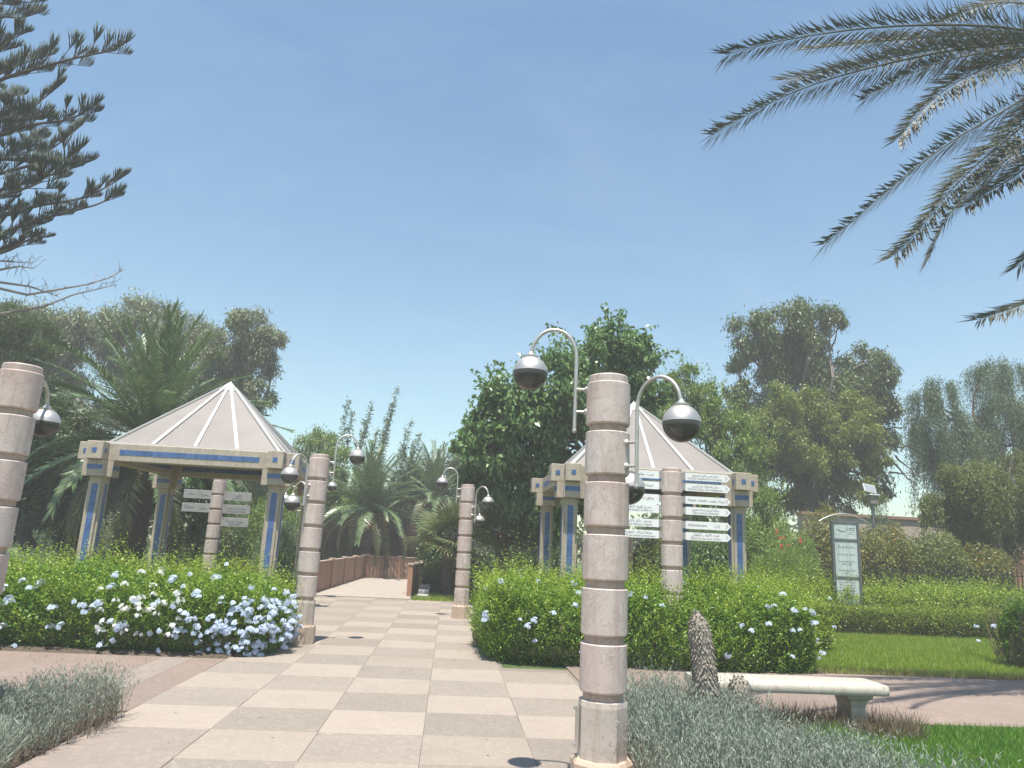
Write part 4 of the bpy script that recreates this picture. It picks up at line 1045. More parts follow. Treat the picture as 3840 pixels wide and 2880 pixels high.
t, org = hedge('flowering_bush', 'dark green plumbago bush at the far corner of the lawn', bx, 52000, 'leaf_hedge', 41, shoots=900, shoot_h=0.3, rnd=0.9, amp=0.16)
flowers(t, org, bx, 41, 16, lambda s, n: np.where(front(s, n) | (n[:, 0] < -0.3), 0.6, 0.05), FLB, sc=(0.8, 1.4))
bx = (7.4, 18.0, 16.5, 18.3, 0.98)
hedge('leafy_hedge', 'yellow-green leafy strip growing at the foot of the iron railing', bx, 70000, 'leaf_hedge_yellow', 43, ll=0.06, lw=0.026, shoots=1800, shoot_h=0.4, hvar=0.16)

# fallen leaves and grit on the paving
n = 420
C = np.c_[rng.uniform(-6.5, 5.0, n), rng.uniform(5.0, 18.5, n), np.full(n, 0.031)]
near = (np.abs(C[:, 1]-9.85) < 0.5) | (rng.random(n) < 0.30); C = C[near]; n = len(C)
D = unit(rng.normal(size=(n, 3))*[1, 1, 0.12])
o = meshobj('fallen_leaves', leafmesh('fallen_leaves', C, D, rng.uniform(0.02, 0.05, n), rng.uniform(0.008, 0.02, n), 'leaf_dry', np.tile([0, 0, 1.0], (n, 1)))); tag(stuff(o), 'small dry leaves scattered over the paving', 'leaf litter')

# ------------------------------------------------------------------ grasses, lavender
def blades(name, C, hgt, wd, mat, lean=0.35, kind='stuff'):
    n = len(C); h = hgt*rng.uniform(0.5, 1.2, (n, 1)); D = unit(rng.normal(size=(n, 3))*[lean, lean, 0]+[0, 0, 1])
    S = unit(rng.normal(size=(n, 3))*[1, 1, 0]+1e-6)*wd/2
    V = np.empty((n, 3, 3)); V[:, 0] = C-S; V[:, 1] = C+S; V[:, 2] = C+D*h
    o = meshobj(name, npmesh(name, V.reshape(-1, 3), np.arange(3*n).reshape(n, 3), mat))
    if kind: o['kind'] = kind
    return o
def inpoly(x, y, poly):
    r = np.zeros(len(x), bool); n = len(poly)
    for i in range(n):
        x0, y0 = poly[i]; x1, y1 = poly[(i+1) % n]
        c = ((y0 > y) != (y1 > y)) & (x < (x1-x0)*(y-y0)/(y1-y0+1e-12)+x0); r ^= c
    return r
def scatter(poly, n):
    poly = [tuple(p[:2]) for p in poly]; a = np.array(poly); lo, hi = a.min(0), a.max(0)
    q = lo+rng.random((n*3, 2))*(hi-lo); k = inpoly(q[:, 0], q[:, 1], poly); q = q[k][:n]
    return np.c_[q, np.zeros(len(q))]
C = scatter([(5.3, 10.42), (9.2, 10.5), (13.8, 15.5), (6.5, 15.5), (5.3, 12.4)], 105000)
C = C[(rng.random(len(C)) < np.clip((C[:, 1]-10.2)/0.9, 0.25, 1))]
tag(blades('lawn_grass', C, 0.11, 0.013, 'leaf_grass'), 'short bright green lawn grass in front of the clipped hedge', 'grass')
C = scatter([(5.3, 10.40), (9.2, 10.45), (9.4, 10.95), (5.3, 10.8)], 5000)
tag(blades('dry_grass', C, 0.09, 0.012, 'leaf_dry', 0.8), 'dry brownish grass along the edge of the lawn', 'grass')
C = scatter([(2.9, 5.6), (3.2, 4.2), (9.5, 3.5), (9.5, 7.36), (4.5, 7.36), (3.3, 6.9)], 110000); C[:, 2] += np.where(C[:, 0] < 3.75, 0.05, 0.0)
tag(blades('lawn_grass', C, 0.085, 0.009, 'leaf_grass_dark', 0.5), 'dark green grass beside the lavender near the bench', 'grass')
C = scatter([(2.5, 6.9), (4.4, 6.7), (4.75, 7.3), (4.2, 7.5), (2.5, 7.6)], 3800)
tag(blades('dry_grass', C, 0.24, 0.008, 'leaf_dead', 0.6), 'dry brown grass around the bench legs', 'grass')
C = scatter([(-0.9, 19.75), (0.9, 19.7), (1.2, 22.5), (-0.75, 22.5)], 9000)
tag(blades('lawn_grass', C, 0.13, 0.016, 'leaf_grass'), 'rough green grass strip beside the wooden walkway', 'grass')
C = scatter([(-22, 17.5), (-4.2, 17.5), (-5.0, 34), (-30, 34)], 60000)
tag(blades('lawn_grass', C, 0.16, 0.03, 'leaf_grass'), 'sunlit grass below the trees behind the open pavilion', 'grass')
def lavender(name, label, poly, nst, hgt, mat='leaf_lavender', asthing=True, per=15, hfun=None, ll=0.036):
    B = scatter(poly, nst); n = len(B); cl = wob(B, 5, 2.2)
    h = hgt*rng.uniform(0.7, 1.12, (n, 1))*(1+0.22*cl[:, None])
    if hfun is not None: h = h*hfun(B)[:, None]
    lean = rng.normal(size=(n, 3))*[0.28, 0.28, 0]; Cs = []; Ds = []
    for i in range(per):
        f = 0.25+0.75*(i+rng.random((n, 1)))/per
        Cs.append(B+(np.array([0, 0, 1])+lean*f)*h*f); Ds.append(unit(rng.normal(size=(n, 3))*0.42+lean*0.6+[0, 0, 0.95]))
    Cs = np.vstack(Cs); Ds = np.vstack(Ds); org = B.mean(0)*[1, 1, 0]
    me = leafmesh('foliage', Cs, Ds, ll*rng.uniform(0.7, 1.3, len(Cs)), 0.006, mat, origin=org, fold=0.1)
    V = np.empty((n, 4, 3)); sd = unit(rng.normal(size=(n, 3))*[1, 1, 0]+1e-6)*0.003
    tp = B+(np.array([0, 0, 1])+lean*0.8)*h*0.8; V[:, 0] = B-sd; V[:, 1] = B+sd; V[:, 2] = tp+sd*0.4; V[:, 3] = tp-sd*0.4
    ms = npmesh('stems', (V-org).reshape(-1, 3), np.arange(4*n).reshape(n, 4), 'stem_lavender')
    t = thing(name, label, 'lavender' if 'lavender' in name else 'shrub', org)
    a = meshobj('foliage', me, t); b = meshobj('stems', ms, t)
    if 'bed' in name: t['kind'] = 'stuff'; a['kind'] = 'stuff'; b['kind'] = 'stuff'
    return t
sil = [(1345, 1468), (1400, 1462), (1480, 1470), (1560, 1480), (1625, 1505), (1690, 1545), (1790, 1565), (1890, 1588), (1945, 1618), (2040, 1650), (2150, 1690)]
poly = [G(x, y+8, 0.43) for x, y in sil]+[(3.0, 2.6, 0), (1.27, 2.6, 0), (1.3, 5.0, 0)]
lavender('lavender_bed', 'grey-green lavender mass around the cactus columns in front of the bench', poly, 9500, 0.50)
lavender('grey_shrub', 'rounded grey-green shrub overhanging the edge of the paving', [(-2.62, 6.75), (-2.6, 6.1), (-2.72, 5.5), (-3.1, 4.9), (-4.6, 4.9), (-5.4, 6.2), (-4.0, 6.7)], 3600, 0.42, hfun=lambda B: 0.55+0.75*np.exp(-((B[:, 0]+2.85)**2+(B[:, 1]-6.25)**2)/0.28))
lavender('silver_shrub', 'pale silvery leafy shrub below the grey shrub at the paving edge', [(-2.45, 4.7), (-2.75, 5.2), (-3.3, 5.3), (-3.6, 4.5), (-2.9, 4.1)], 900, 0.38, ll=0.06)
lavender('grey_shrub', 'grey-green low shrub behind the end of the flowery hedge', [P(-60, 1290, 15.5), P(75, 1290, 15.5), P(75, 1290, 16.5), P(-60, 1290, 16.5)], 1500, 0.85, ll=0.07, per=10)

# ------------------------------------------------------------------ shrubs
def shrub(name, label, c, rx, rz, n, mat, ll=0.07, lw=0.03, mode='round', cat='shrub', group=None, bark='bark_brown', nst=26):
    c = np.asarray(c, float); base = c*[1, 1, 0]
    t = thing(name, label, cat, base, group=group)
    cz = c[2]
    d = rsphere(n); d[:, 2] = d[:, 2]*0.5+0.5
    r = (0.35+0.65*rng.random((n, 1))**0.5)*(1+0.22*wob(d*3+c, int(abs(c[0]*7+c[1])*10) % 9999, 1.2)[:, None])
    p = d*r*[rx, rx, cz*1.0]
    p[:, 2] = np.maximum(p[:, 2], 0.03)
    Nn = unit(d*[1, 1, 0.6]); D = leafdir(n, Nn, mode)
    Nr = unit(rng.normal(size=(n, 3))*0.7+Nn*0.5+[0, 0, 0.6])
    meshobj('foliage', leafmesh('foliage', p, D, ll*rng.uniform(0.6, 1.25, n), lw*rng.uniform(0.7, 1.2, n), mat, Nr), t)
    mb = MB()
    for k in range(nst):
        q = p[rng.integers(0, n)]*0.85; limb(mb, (q[0]*0.08, q[1]*0.08, 0), q, 0.018, 0.005, 0.1, 4, 3)
    mb.build('stems', bark, t)
    return t
def S(name, label, px, py, Y, rpx, n, mat, **kw):
    c = P(px, py, Y); c[2] = max(c[2], 0.5)
    return shrub(name, label, c, M(rpx, Y), c[2], n, mat, **kw)
# right-hand thicket (py = top of the shrub)
S('feathery_shrub', 'feathery pale green shrub beside the pavilion column, flecked with red', 1690, 1125, 20.5, 75, 30000, 'leaf_light', ll=0.16, lw=0.022, mode='droop')
S('flecked_shrub', 'olive shrub with orange flecks to one side of the information board', 1770, 1105, 21.5, 60, 22000, 'leaf_flecked', ll=0.10, lw=0.036)
S('flecked_shrub', 'orange-flecked shrub standing just past the information board', 1905, 1130, 20.8, 74, 28000, 'leaf_flecked', ll=0.10, lw=0.036)
S('flecked_shrub', 'broad olive shrub growing behind the iron railing', 2010, 1150, 20.6, 80, 30000, 'leaf_shrub', ll=0.10, lw=0.036)
S('flecked_shrub', 'olive shrub in front of the brown door', 2105, 1185, 20.4, 70, 24000, 'leaf_flecked', ll=0.10, lw=0.036)
S('leafy_shrub', 'grey-green upright shrub in front of the pink wall', 1890, 1075, 22.8, 32, 8000, 'leaf_pepper', ll=0.09, lw=0.022, mode='up')
S('leafy_shrub', 'bright green shrub below the fan of leaves next to the pavilion', 1630, 1120, 18.8, 60, 16000, 'leaf_light', ll=0.10, lw=0.035)
S('grassy_plant', 'tall arching green grass clump beside the pavilion column', 1690, 1195, 17.6, 60, 12000, 'leaf_light', ll=0.42, lw=0.012, mode='up', cat='grass')
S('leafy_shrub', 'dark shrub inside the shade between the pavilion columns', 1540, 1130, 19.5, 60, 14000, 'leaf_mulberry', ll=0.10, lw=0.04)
S('leafy_shrub', 'dark leafy shrub behind the direction post', 1420, 1150, 20.0, 55, 14000, 'leaf_shrub', ll=0.10, lw=0.04)
# red blossoms on the feathery shrub
rd = thing('red_flowers', 'cluster of small red blossoms in the feathery shrub', 'flowers', P(1690, 1190, 19.2)*[1, 1, 0])
fm = flower_mesh('petal_red')
for k in range(26):
    q = P(1690+random.gauss(0, 20), 1190+random.gauss(0, 22), 19.25+random.uniform(-0.1, 0.3))-P(1690, 1190, 19.2)*[1, 1, 0]
    o = meshobj('flower_cluster', fm, rd, loc=q); o.scale = (1.1, 1.1, 1.1)
MB().tube([(0, 0.2, 0), (0.05, 0.15, 1.0), (0, 0, 2.0)], 0.012, 5).build('stem', 'bark_brown', rd)
# middle, either side of the walkway
S('leafy_shrub', 'dark green shrub with yellow flowers by the walkway', 945, 1095, 24.5, 34, 11000, 'leaf_mulberry', ll=0.10, lw=0.045)
S('leafy_shrub', 'grey-green bush at the grass strip behind the slim lamp post', 955, 1205, 22.6, 42, 9000, 'leaf_shrub', ll=0.08, lw=0.035)
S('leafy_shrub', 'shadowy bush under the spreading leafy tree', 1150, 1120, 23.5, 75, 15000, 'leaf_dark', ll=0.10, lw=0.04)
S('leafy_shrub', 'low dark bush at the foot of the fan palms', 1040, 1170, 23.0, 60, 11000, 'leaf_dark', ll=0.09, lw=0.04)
yf = thing('yellow_flowers', 'few yellow trumpet blossoms in the shrub by the walkway', 'flowers', P(945, 1150, 23.4)*[1, 1, 0])
fy = flower_mesh('petal_yellow')
for x, y in ((965, 1120), (978, 1128), (962, 1142), (940, 1135), (930, 1155), (955, 1165)):
    o = meshobj('flower_cluster', fy, yf, loc=P(x, y, 23.45)-P(945, 1150, 23.4)*[1, 1, 0]); o.scale = (1.5, 1.5, 1.5)
MB().tube([(0, 0.3, 0), (0.05, 0.2, 1.0), (0, 0.1, 1.7)], 0.012, 5).build('stem', 'bark_brown', yf)
# left, seen through the pavilion
S('leafy_shrub', 'light green bush behind the hedge near the pavilion column', 520, 1205, 21.0, 48, 11000, 'leaf_flecked', ll=0.09, lw=0.03)
S('grassy_plant', 'tuft of tall blue-green reeds between lamp post and pavilion', 610, 1150, 19.5, 34, 7000, 'leaf_bamboo', ll=0.5, lw=0.016, mode='up', cat='grass')
S('leafy_shrub', 'dense bush filling the gap behind the tile-banded column', 600, 1060, 25.5, 70, 20000, 'leaf_light', ll=0.11, lw=0.035, mode='droop')
S('leafy_shrub', 'wide green bush beyond the lawn behind the pavilion', 480, 1110, 29.0, 85, 20000, 'leaf_olive', ll=0.12, lw=0.04)
S('leafy_shrub', 'round grey-green bush beyond the leaning dark trunks', 120, 1130, 30.0, 60, 13000, 'leaf_pepper', ll=0.12, lw=0.04)
S('leafy_shrub', 'green bush beyond the trees at the back of the garden', 250, 1120, 31.0, 70, 13000, 'leaf_olive', ll=0.12, lw=0.04)
S('leafy_shrub', 'low yellow-green bush behind the first hedge, beside the column', 395, 1225, 20.0, 40, 8000, 'leaf_hedge_yellow', ll=0.09, lw=0.03)

# ------------------------------------------------------------------ trees
def TR(name, label, bx, by, Y, topx, topy, lst, n, ll, lw, mat, bark, r0, **kw):
    base = P(bx, by, Y)*[1, 1, 0]; top = P(topx, topy, Y)
    return tree(name, label, 'tree', base, top, bl(Y, lst), n, ll, lw, mat, bark, r0, **kw)
TR('mulberry_tree', 'spreading bright green broad-leaved tree behind the direction post', 1372, 1260, 19.2, 1330, 960,
   [(1300, 800, 85), (1210, 850, 75), (1375, 790, 55), (1115, 885, 75), (1062, 965, 62), (1150, 965, 85), (1245, 930, 80), (1045, 1030, 48), (1110, 1060, 65), (1200, 1060, 75), (1340, 900, 75), (1070, 905, 48), (1335, 728, 34), (1292, 722, 26), (1212, 785, 36), (1075, 850, 24), (1020, 940, 26), (1180, 1120, 60), (1290, 1050, 70), (1400, 850, 40), (985, 960, 14), (1390, 735, 22)],
   38000, 0.18, 0.095, 'leaf_mulberry', 'bark_brown', 0.17, mode='droop', sub=16, subr=0.30, shoots=620, shoot_len=0.95)
TR('light_green_tree', 'light green feathery tree rising behind the pavilion roof', 1600, 1260, 23.0, 1560, 980,
   [(1480, 845, 42), (1540, 890, 52), (1585, 935, 55), (1560, 1005, 60), (1620, 965, 45), (1500, 910, 48), (1610, 1050, 50), (1640, 1100, 55), (1455, 820, 20), (1490, 800, 18), (1530, 840, 22), (1440, 900, 40), (1540, 1080, 50)],
   34000, 0.13, 0.042, 'leaf_light', 'bark_grey', 0.13, mode='droop', sub=12, shoots=260, shoot_len=0.9)
big = [(1622, 722, 52), (1690, 692, 52), (1752, 682, 48), (1792, 690, 32), (1655, 790, 62), (1730, 780, 72), (1700, 870, 85), (1600, 850, 34), (1800, 850, 62), (1870, 785, 50), (1908, 805, 34), (1900, 870, 52), (1850, 920, 62), (1765, 960, 85), (1680, 950, 58), (1820, 1010, 65), (1895, 960, 45), (1700, 1040, 65), (1780, 1075, 55), (1885, 1040, 42), (1590, 790, 22), (1745, 740, 46), (1690, 750, 50), (1850, 850, 55), (1640, 900, 52), (1740, 910, 70), (1800, 920, 60), (1640, 1000, 50), (1830, 960, 60), (1600, 900, 36), (1780, 1010, 60)]
T2 = TR('eucalyptus_tree', 'tall dark grey-green eucalyptus towering behind the information board', 1760, 1250, 31.0, 1745, 900, big, 120000, 0.22, 0.06, 'leaf_olive', 'bark_grey', 0.42, mode='droop', sub=14, subr=0.34)
org = np.array(T2.location)
yl = bl(30.0, [(1740, 865, 34, -1.4), (1705, 930, 34, -1.6), (1850, 925, 40, -1.5), (1735, 965, 30, -1.8), (1870, 1062, 30, -1.5), (1640, 905, 24, -1.0), (1800, 940, 26, -1.9), (1690, 850, 26, -1.4), (1880, 900, 24, -1.2), (1700, 880, 36, -1.5), (1660, 960, 30, -1.4), (1760, 1000, 34, -1.9), (1820, 980, 30, -1.8), (1850, 870, 32, -1.3), (1900, 990, 26, -1.2), (1780, 890, 30, -1.7)])
C, Nn = crown_points(yl, 30000, 10, 0.4); D = leafdir(len(C), Nn, 'droop')
meshobj('new_growth', leafmesh('new_growth', C, D, 0.17*rng.uniform(0.6, 1.2, len(C)), 0.04, 'leaf_newgrowth', origin=org), T2)
mb = MB()
for a, b in (((1925, 960), (2000, 985)), ((1935, 985), (1990, 1040)), ((1920, 1020), (1985, 1030)), ((1915, 930), (1975, 905)), ((1945, 975), (1985, 940)), ((1930, 1000), (1975, 1060))):
    pts = limb(mb, P(*a, 31)-org, P(*b, 31)-org, 0.05, 0.012, 0.2, 5, 5)
    for k in range(4):
        s = pts[1+k % 4]; limb(mb, s, s+rsphere(1)[0]*[1, 0.4, 1]*0.6, 0.015, 0.005, 0.3, 4, 4)
mb.build('bare_branches', 'bark_grey', T2)

def weeper(name, label, bx, by, Y, topx, topy, lst, nstr, per, mat, r0, slen):
    base = P(bx, by, Y)*[1, 1, 0]; top = P(topx, topy, Y); blobs = bl(Y, lst)
    t = thing(name, label, 'tree', base)
    tb = MB(); limb(tb, (0, 0, 0), top-base, r0, r0*0.6, 0.06, 8, 6); tb.build('trunk', 'bark_brown', t, 60)
    lb = MB()
    for c, r in blobs:
        pts = limb(lb, (top-base)*rng.uniform(0.6, 1), np.asarray(c)-base, r0*0.35, 0.02, 0.15, 5, 5)
        for _ in range(4): limb(lb, pts[3], np.asarray(c)-base+rsphere(1)[0]*r*[1, 1, 0.7], 0.02, 0.006, 0.2, 4, 4)
    lb.build('branches', 'bark_brown', t)
    C, D = weep(blobs, nstr, per, 0, 0, slen)
    meshobj('crown', leafmesh('crown', C, D, 0.14*rng.uniform(0.6, 1.2, len(C)), 0.026, mat, origin=base), t)
    return t
weeper('pepper_tree', 'blue-green weeping pepper tree rising above the rest at the back', 2120, 1250, 27.5, 2110, 950,
       [(2000, 860, 42), (2030, 835, 34), (2012, 930, 48), (2050, 965, 52), (2140, 800, 42), (2180, 812, 42), (2150, 885, 60), (2100, 955, 52), (2195, 950, 52), (2240, 900, 60), (2070, 900, 30), (2250, 980, 60), (2012, 1000, 36)], 6400, 14, 'leaf_pepper', 0.25, 2.0)
weeper('pepper_tree', 'olive green low weeping tree overhanging the brown door', 2150, 1250, 21.8, 2140, 1080,
       [(2080, 1045, 55), (2150, 1070, 68), (2205, 1060, 60), (2050, 1095, 48), (2130, 1130, 55), (2200, 1130, 60), (2020, 1080, 30), (2260, 1060, 70), (2110, 1020, 40), (2180, 1010, 45)], 7500, 12, 'leaf_pepper_olive', 0.2, 1.2)

EUC = dict(mode='droop', sub=13, subr=0.34, group='eucalyptus trees behind the big palm')
TR('eucalyptus_tree', 'pale eucalyptus crown behind the pine branches', 60, 1240, 34, 70, 830, [(30, 700, 62), (100, 715, 60), (160, 725, 55), (60, 790, 70), (140, 810, 60), (10, 790, 60), (200, 700, 42), (90, 860, 60), (180, 880, 60), (20, 860, 60)], 42000, 0.22, 0.055, 'leaf_eucalyptus', 'bark_grey', 0.35, **EUC)
TR('eucalyptus_tree', 'pale eucalyptus crown showing above the big palm fronds', 350, 1240, 35, 340, 850, [(290, 690, 60), (345, 700, 52), (400, 720, 55), (440, 750, 50), (260, 760, 60), (340, 790, 70), (430, 820, 60), (240, 690, 34), (300, 870, 60), (400, 890, 60)], 38000, 0.22, 0.055, 'leaf_eucalyptus', 'bark_grey', 0.35, **EUC)
TR('eucalyptus_tree', 'pale eucalyptus with wispy ends against the open sky', 520, 1240, 33, 515, 850, [(540, 712, 48), (575, 745, 40), (500, 760, 50), (545, 800, 50), (500, 850, 50), (560, 850, 32), (600, 735, 20), (540, 890, 30), (470, 820, 50), (480, 900, 40), (520, 690, 26)], 30000, 0.22, 0.055, 'leaf_eucalyptus', 'bark_grey', 0.3, **EUC)
TR('dark_tree', 'dark evergreen tree with thick straight trunk behind the hedge', 45, 1262, 22.5, 62, 1090, [(95, 960, 75), (45, 900, 70), (150, 1010, 70), (90, 1060, 60), (20, 1010, 70), (140, 910, 50), (60, 840, 46), (-20, 950, 70), (-30, 1060, 60), (30, 1120, 45)], 42000, 0.13, 0.05, 'leaf_dark', 'bark_dark', 0.27, sub=12)
TR('dark_tree', 'dark evergreen tree on two leaning trunks beside the stone block', 104, 1262, 22.0, 168, 1110, [(200, 1040, 56), (160, 1090, 50), (235, 1080, 42), (120, 1100, 44), (210, 980, 50), (250, 1020, 36), (150, 1150, 30)], 24000, 0.13, 0.05, 'leaf_dark', 'bark_dark', 0.17, sub=12)
TR('dark_tree', 'small dark tree standing behind the palm trunk', 420, 1250, 24.0, 425, 1110, [(400, 1060, 50), (450, 1090, 45), (360, 1090, 45), (490, 1060, 40), (430, 1140, 35)], 16000, 0.12, 0.045, 'leaf_mulberry', 'bark_dark', 0.10, sub=12)
TR('broadleaf_tree', 'pale green tree top above the pavilion eaves beside the lamp post', 690, 1230, 33, 690, 1060, [(660, 975, 32), (700, 960, 38), (640, 1000, 30), (690, 1030, 48), (730, 1000, 40), (650, 1070, 50), (710, 1100, 50), (760, 1060, 46), (640, 1140, 45)], 26000, 0.18, 0.05, 'leaf_light', 'bark_grey', 0.16, mode='droop')
TR('broadleaf_tree', 'dark tree mass closing the view behind the walkway', 985, 1230, 37, 985, 1080, [(900, 1060, 50), (960, 1040, 55), (1020, 1010, 55), (860, 1110, 50), (930, 1120, 50), (1010, 1090, 60), (1080, 1060, 60), (820, 1080, 46), (760, 1100, 50)], 26000, 0.2, 0.07, 'leaf_dark', 'bark_dark', 0.2)
TR('broadleaf_tree', 'pale green bushy tree seen through the open pavilion', 570, 1230, 36, 570, 1110, [(560, 1040, 52), (610, 1015, 44), (520, 1075, 46), (580, 1105, 50), (630, 1070, 40), (490, 1110, 40)], 22000, 0.2, 0.06, 'leaf_light', 'bark_grey', 0.16, mode='droop')
# canes
cn = thing('giant_cane', 'tall wispy cane stalks rising above the walkway palms', 'cane', P(800, 1220, 34)*[1, 1, 0])
org = np.array(cn.location)
for (x0, y0), (x1, y1) in (((740, 1100), (752, 862)), ((745, 1100), (762, 890)), ((760, 1100), (803, 872)), ((770, 1090), (790, 905)), ((775, 1080), (818, 928)), ((800, 1080), (860, 836)), ((805, 1080), (850, 870)), ((810, 1080), (838, 900)), ((830, 1080), (888, 908)), ((845, 1080), (908, 940)), ((860, 1080), (880, 950)), ((730, 1100), (690, 930)), ((700, 1100), (655, 965)), ((720, 1100), (725, 945))):
    a = P(x0, y0, 34); b = P(x1, y1, 34+random.uniform(-1, 1)); mb = MB()
    a0 = a*[1, 1, 0]
    c = [a0, a0+(b-a0)*0.35+np.array([-0.25, 0, 0.3]), a0+(b-a0)*0.7+np.array([-0.15, 0, 0.2]), b]
    mb.tube([q-org for q in c], [0.03, 0.025, 0.016, 0.005], 5)
    s = mb.build('stalk', 'bark_grey', cn)
    n = 420; f = rng.uniform(0.35, 1.0, n); cc = np.array(c)
    pos = np.stack([np.interp(f, [0, 0.35, 0.7, 1.0], cc[:, i]) for i in range(3)], 1)
    d = unit(rng.normal(size=(n, 3))*[1, 1, 0.6]+[0, 0, 0.25]); L = 0.34*(1.15-0.6*f)*rng.uniform(0.5, 1.2, n)
    pos = pos+rng.normal(size=(n, 3))*0.06
    meshobj('leaves', leafmesh('leaves', pos, d, L, 0.05, 'leaf_bamboo', origin=org), s)
# far belt of trees beyond the garden
fb_ = []
for x in np.arange(-46, 62, 2.0):
    fb_.append((np.array([x+rng.uniform(-0.6, 0.6), 46+rng.uniform(-2, 3), rng.uniform(1.2, 3.0)]), rng.uniform(1.8, 2.8)))
C, Nn = crown_points(fb_, 52000, 12, 0.4)
C = C[C[:, 2] > 0.02]
D = leafdir(len(C), unit(rng.normal(size=C.shape)), 'round')
o = meshobj('distant_shrubbery', leafmesh('distant_shrubbery', C, D, 0.42*rng.uniform(0.6, 1.2, len(C)), 0.2, 'leaf_olive')); tag(o, 'low belt of distant green shrubbery beyond the garden trees', 'shrubbery'); o['kind'] = 'stuff'

# ------------------------------------------------------------------ palms
c = P(322, 960, 20.5)
palm('date_palm', 'big feathery date palm with thick trunk behind the pavilion roof', c*[1, 1, 0]-[0.12, 0, 0], c, 3.8, 0.52, 0.046, 84, 'leaf_palm', 0.34, elev=(-40, 86), npair=78)
c = P(797, 1100, 29.9)
PMID = palm('date_palm', 'shaggy date palm with orange fruit stalks at the end of the walkway', c*[1, 1, 0], c, 2.75, 0.42, 0.036, 74, 'leaf_palm', 0.34, elev=(-32, 82), npair=60)
mb = MB()
for k in range(46):
    a = random.uniform(0, 2*PI); b = (c-c*[1, 1, 0])+np.array([math.cos(a)*0.25, math.sin(a)*0.25, -0.15])
    e = b+np.array([math.cos(a)*random.uniform(0.35, 0.75), math.sin(a)*random.uniform(0.35, 0.75), -random.uniform(0.35, 0.75)])
    mb.tube([b, (b+e)/2+np.array([math.cos(a)*0.12, math.sin(a)*0.12, 0.16]), e], [0.014, 0.012, 0.02], 4)
    for q in range(4): limb(mb, (b+e)/2+np.array([0, 0, 0.1]), e+rng.normal(size=3)*0.14, 0.008, 0.008, 0.1, 4, 3)
mb.build('fruit_stalks', 'fruit_stalk', PMID)
c = P(940, 1075, 34.0)
palm('date_palm', 'slender-crowned date palm beyond the walkway corner', c*[1, 1, 0], c, 2.6, 0.42, 0.04, 46, 'leaf_palm', 0.26, elev=(-25, 84), npair=50)
c = P(885, 1075, 37.0)
palm('date_palm', 'grey-green date palm partly hidden by its shaggier neighbour', c*[1, 1, 0], c, 2.6, 0.42, 0.04, 40, 'leaf_palm', 0.26, elev=(-25, 84), npair=46)
def fan_palm(label, base, crown, R, nf, mat='leaf_fan'):
    base = np.asarray(base, float); crown = np.asarray(crown, float)
    t = thing('fan_palm', label, 'palm tree', base, group='fan palms')
    mb = MB(); h = crown-base; mb.tube([h*s for s in np.linspace(0, 1, 6)], [0.15, 0.15, 0.16, 0.17, 0.17, 0.14], 10)
    for i in range(int(np.linalg.norm(h)/0.05)):
        for k in range(8):
            a = 2*PI*(k+0.37*i)/8; o = np.array([math.cos(a), math.sin(a), 0]); q = np.array([-o[1], o[0], 0]); s = i*0.05/np.linalg.norm(h)
            p = h*s+o*0.155; mb.add([p-q*0.02, p+q*0.02, p+o*0.09+np.array([0, 0, random.uniform(-0.05, 0.08)])], [(0, 1, 2)])
    mb.build('trunk', 'palm_bark', t)
    # one fan in local x-z: stalk then ribs
    def fan():
        C = []; D = []; L = []; n = 26; hub = np.array([R*0.5, 0, 0])
        for k in range(n):
            a = math.radians(-128+256*k/(n-1)); C.append(hub); D.append((math.cos(a), math.sin(a)*1.0, 0.12*math.cos(a*2)-0.1)); L.append(R*0.62*(0.72+0.28*math.cos(a/1.6))*random.uniform(0.9, 1.08))
        C = np.array(C); D = unit(np.array(D)); L = np.array(L)
        S_ = unit(np.cross(D, [0, 0, 1.0])); n = len(C); V = np.empty((n, 4, 3)); wd = 0.026
        mid = C+D*L[:, None]*0.5
        V[:, 0] = C; V[:, 1] = mid+S_*wd; V[:, 2] = C+D*L[:, None]-np.array([0, 0, 0.08])*L[:, None]; V[:, 3] = mid-S_*wd
        m = MB().tube([(0, 0, 0), (R*0.25, 0, 0.02), hub], 0.008, 4); RV = np.array(m.v); RQ = np.array([f for f in m.f if len(f) == 4])
        V = V.reshape(-1, 3); return npmesh('fan_leaf', np.vstack([V, RV]), np.vstack([np.arange(4*n).reshape(n, 4), RQ+len(V)]), mat)
    var = [fan() for _ in range(2)]
    for i in range(nf):
        f = i/(nf-1); el = math.radians(80-110*f+random.uniform(-10, 10))
        o = meshobj('fan_leaf', var[i % 2], t)
        o.matrix_local = Matrix.Translation(Vector(h)) @ Matrix.Rotation(i*2.4+random.uniform(-0.2, 0.2), 4, 'Z') @ Matrix.Rotation(-el, 4, 'Y') @ Matrix.Rotation(random.uniform(-0.6, 0.6), 4, 'X') @ Matrix.Scale(random.uniform(0.8, 1.1), 4)
    return t
c = P(1084, 1150, 19.5); fan_palm('fan palm with a short shaggy trunk under the leafy tree', P(1088, 1265, 19.5)*[1, 1, 0], c, 1.05, 30)
c = P(972, 1160, 21.5); fan_palm('stemless-looking fan palm behind the slim lamp post', c*[1, 1, 0], c, 1.25, 30)

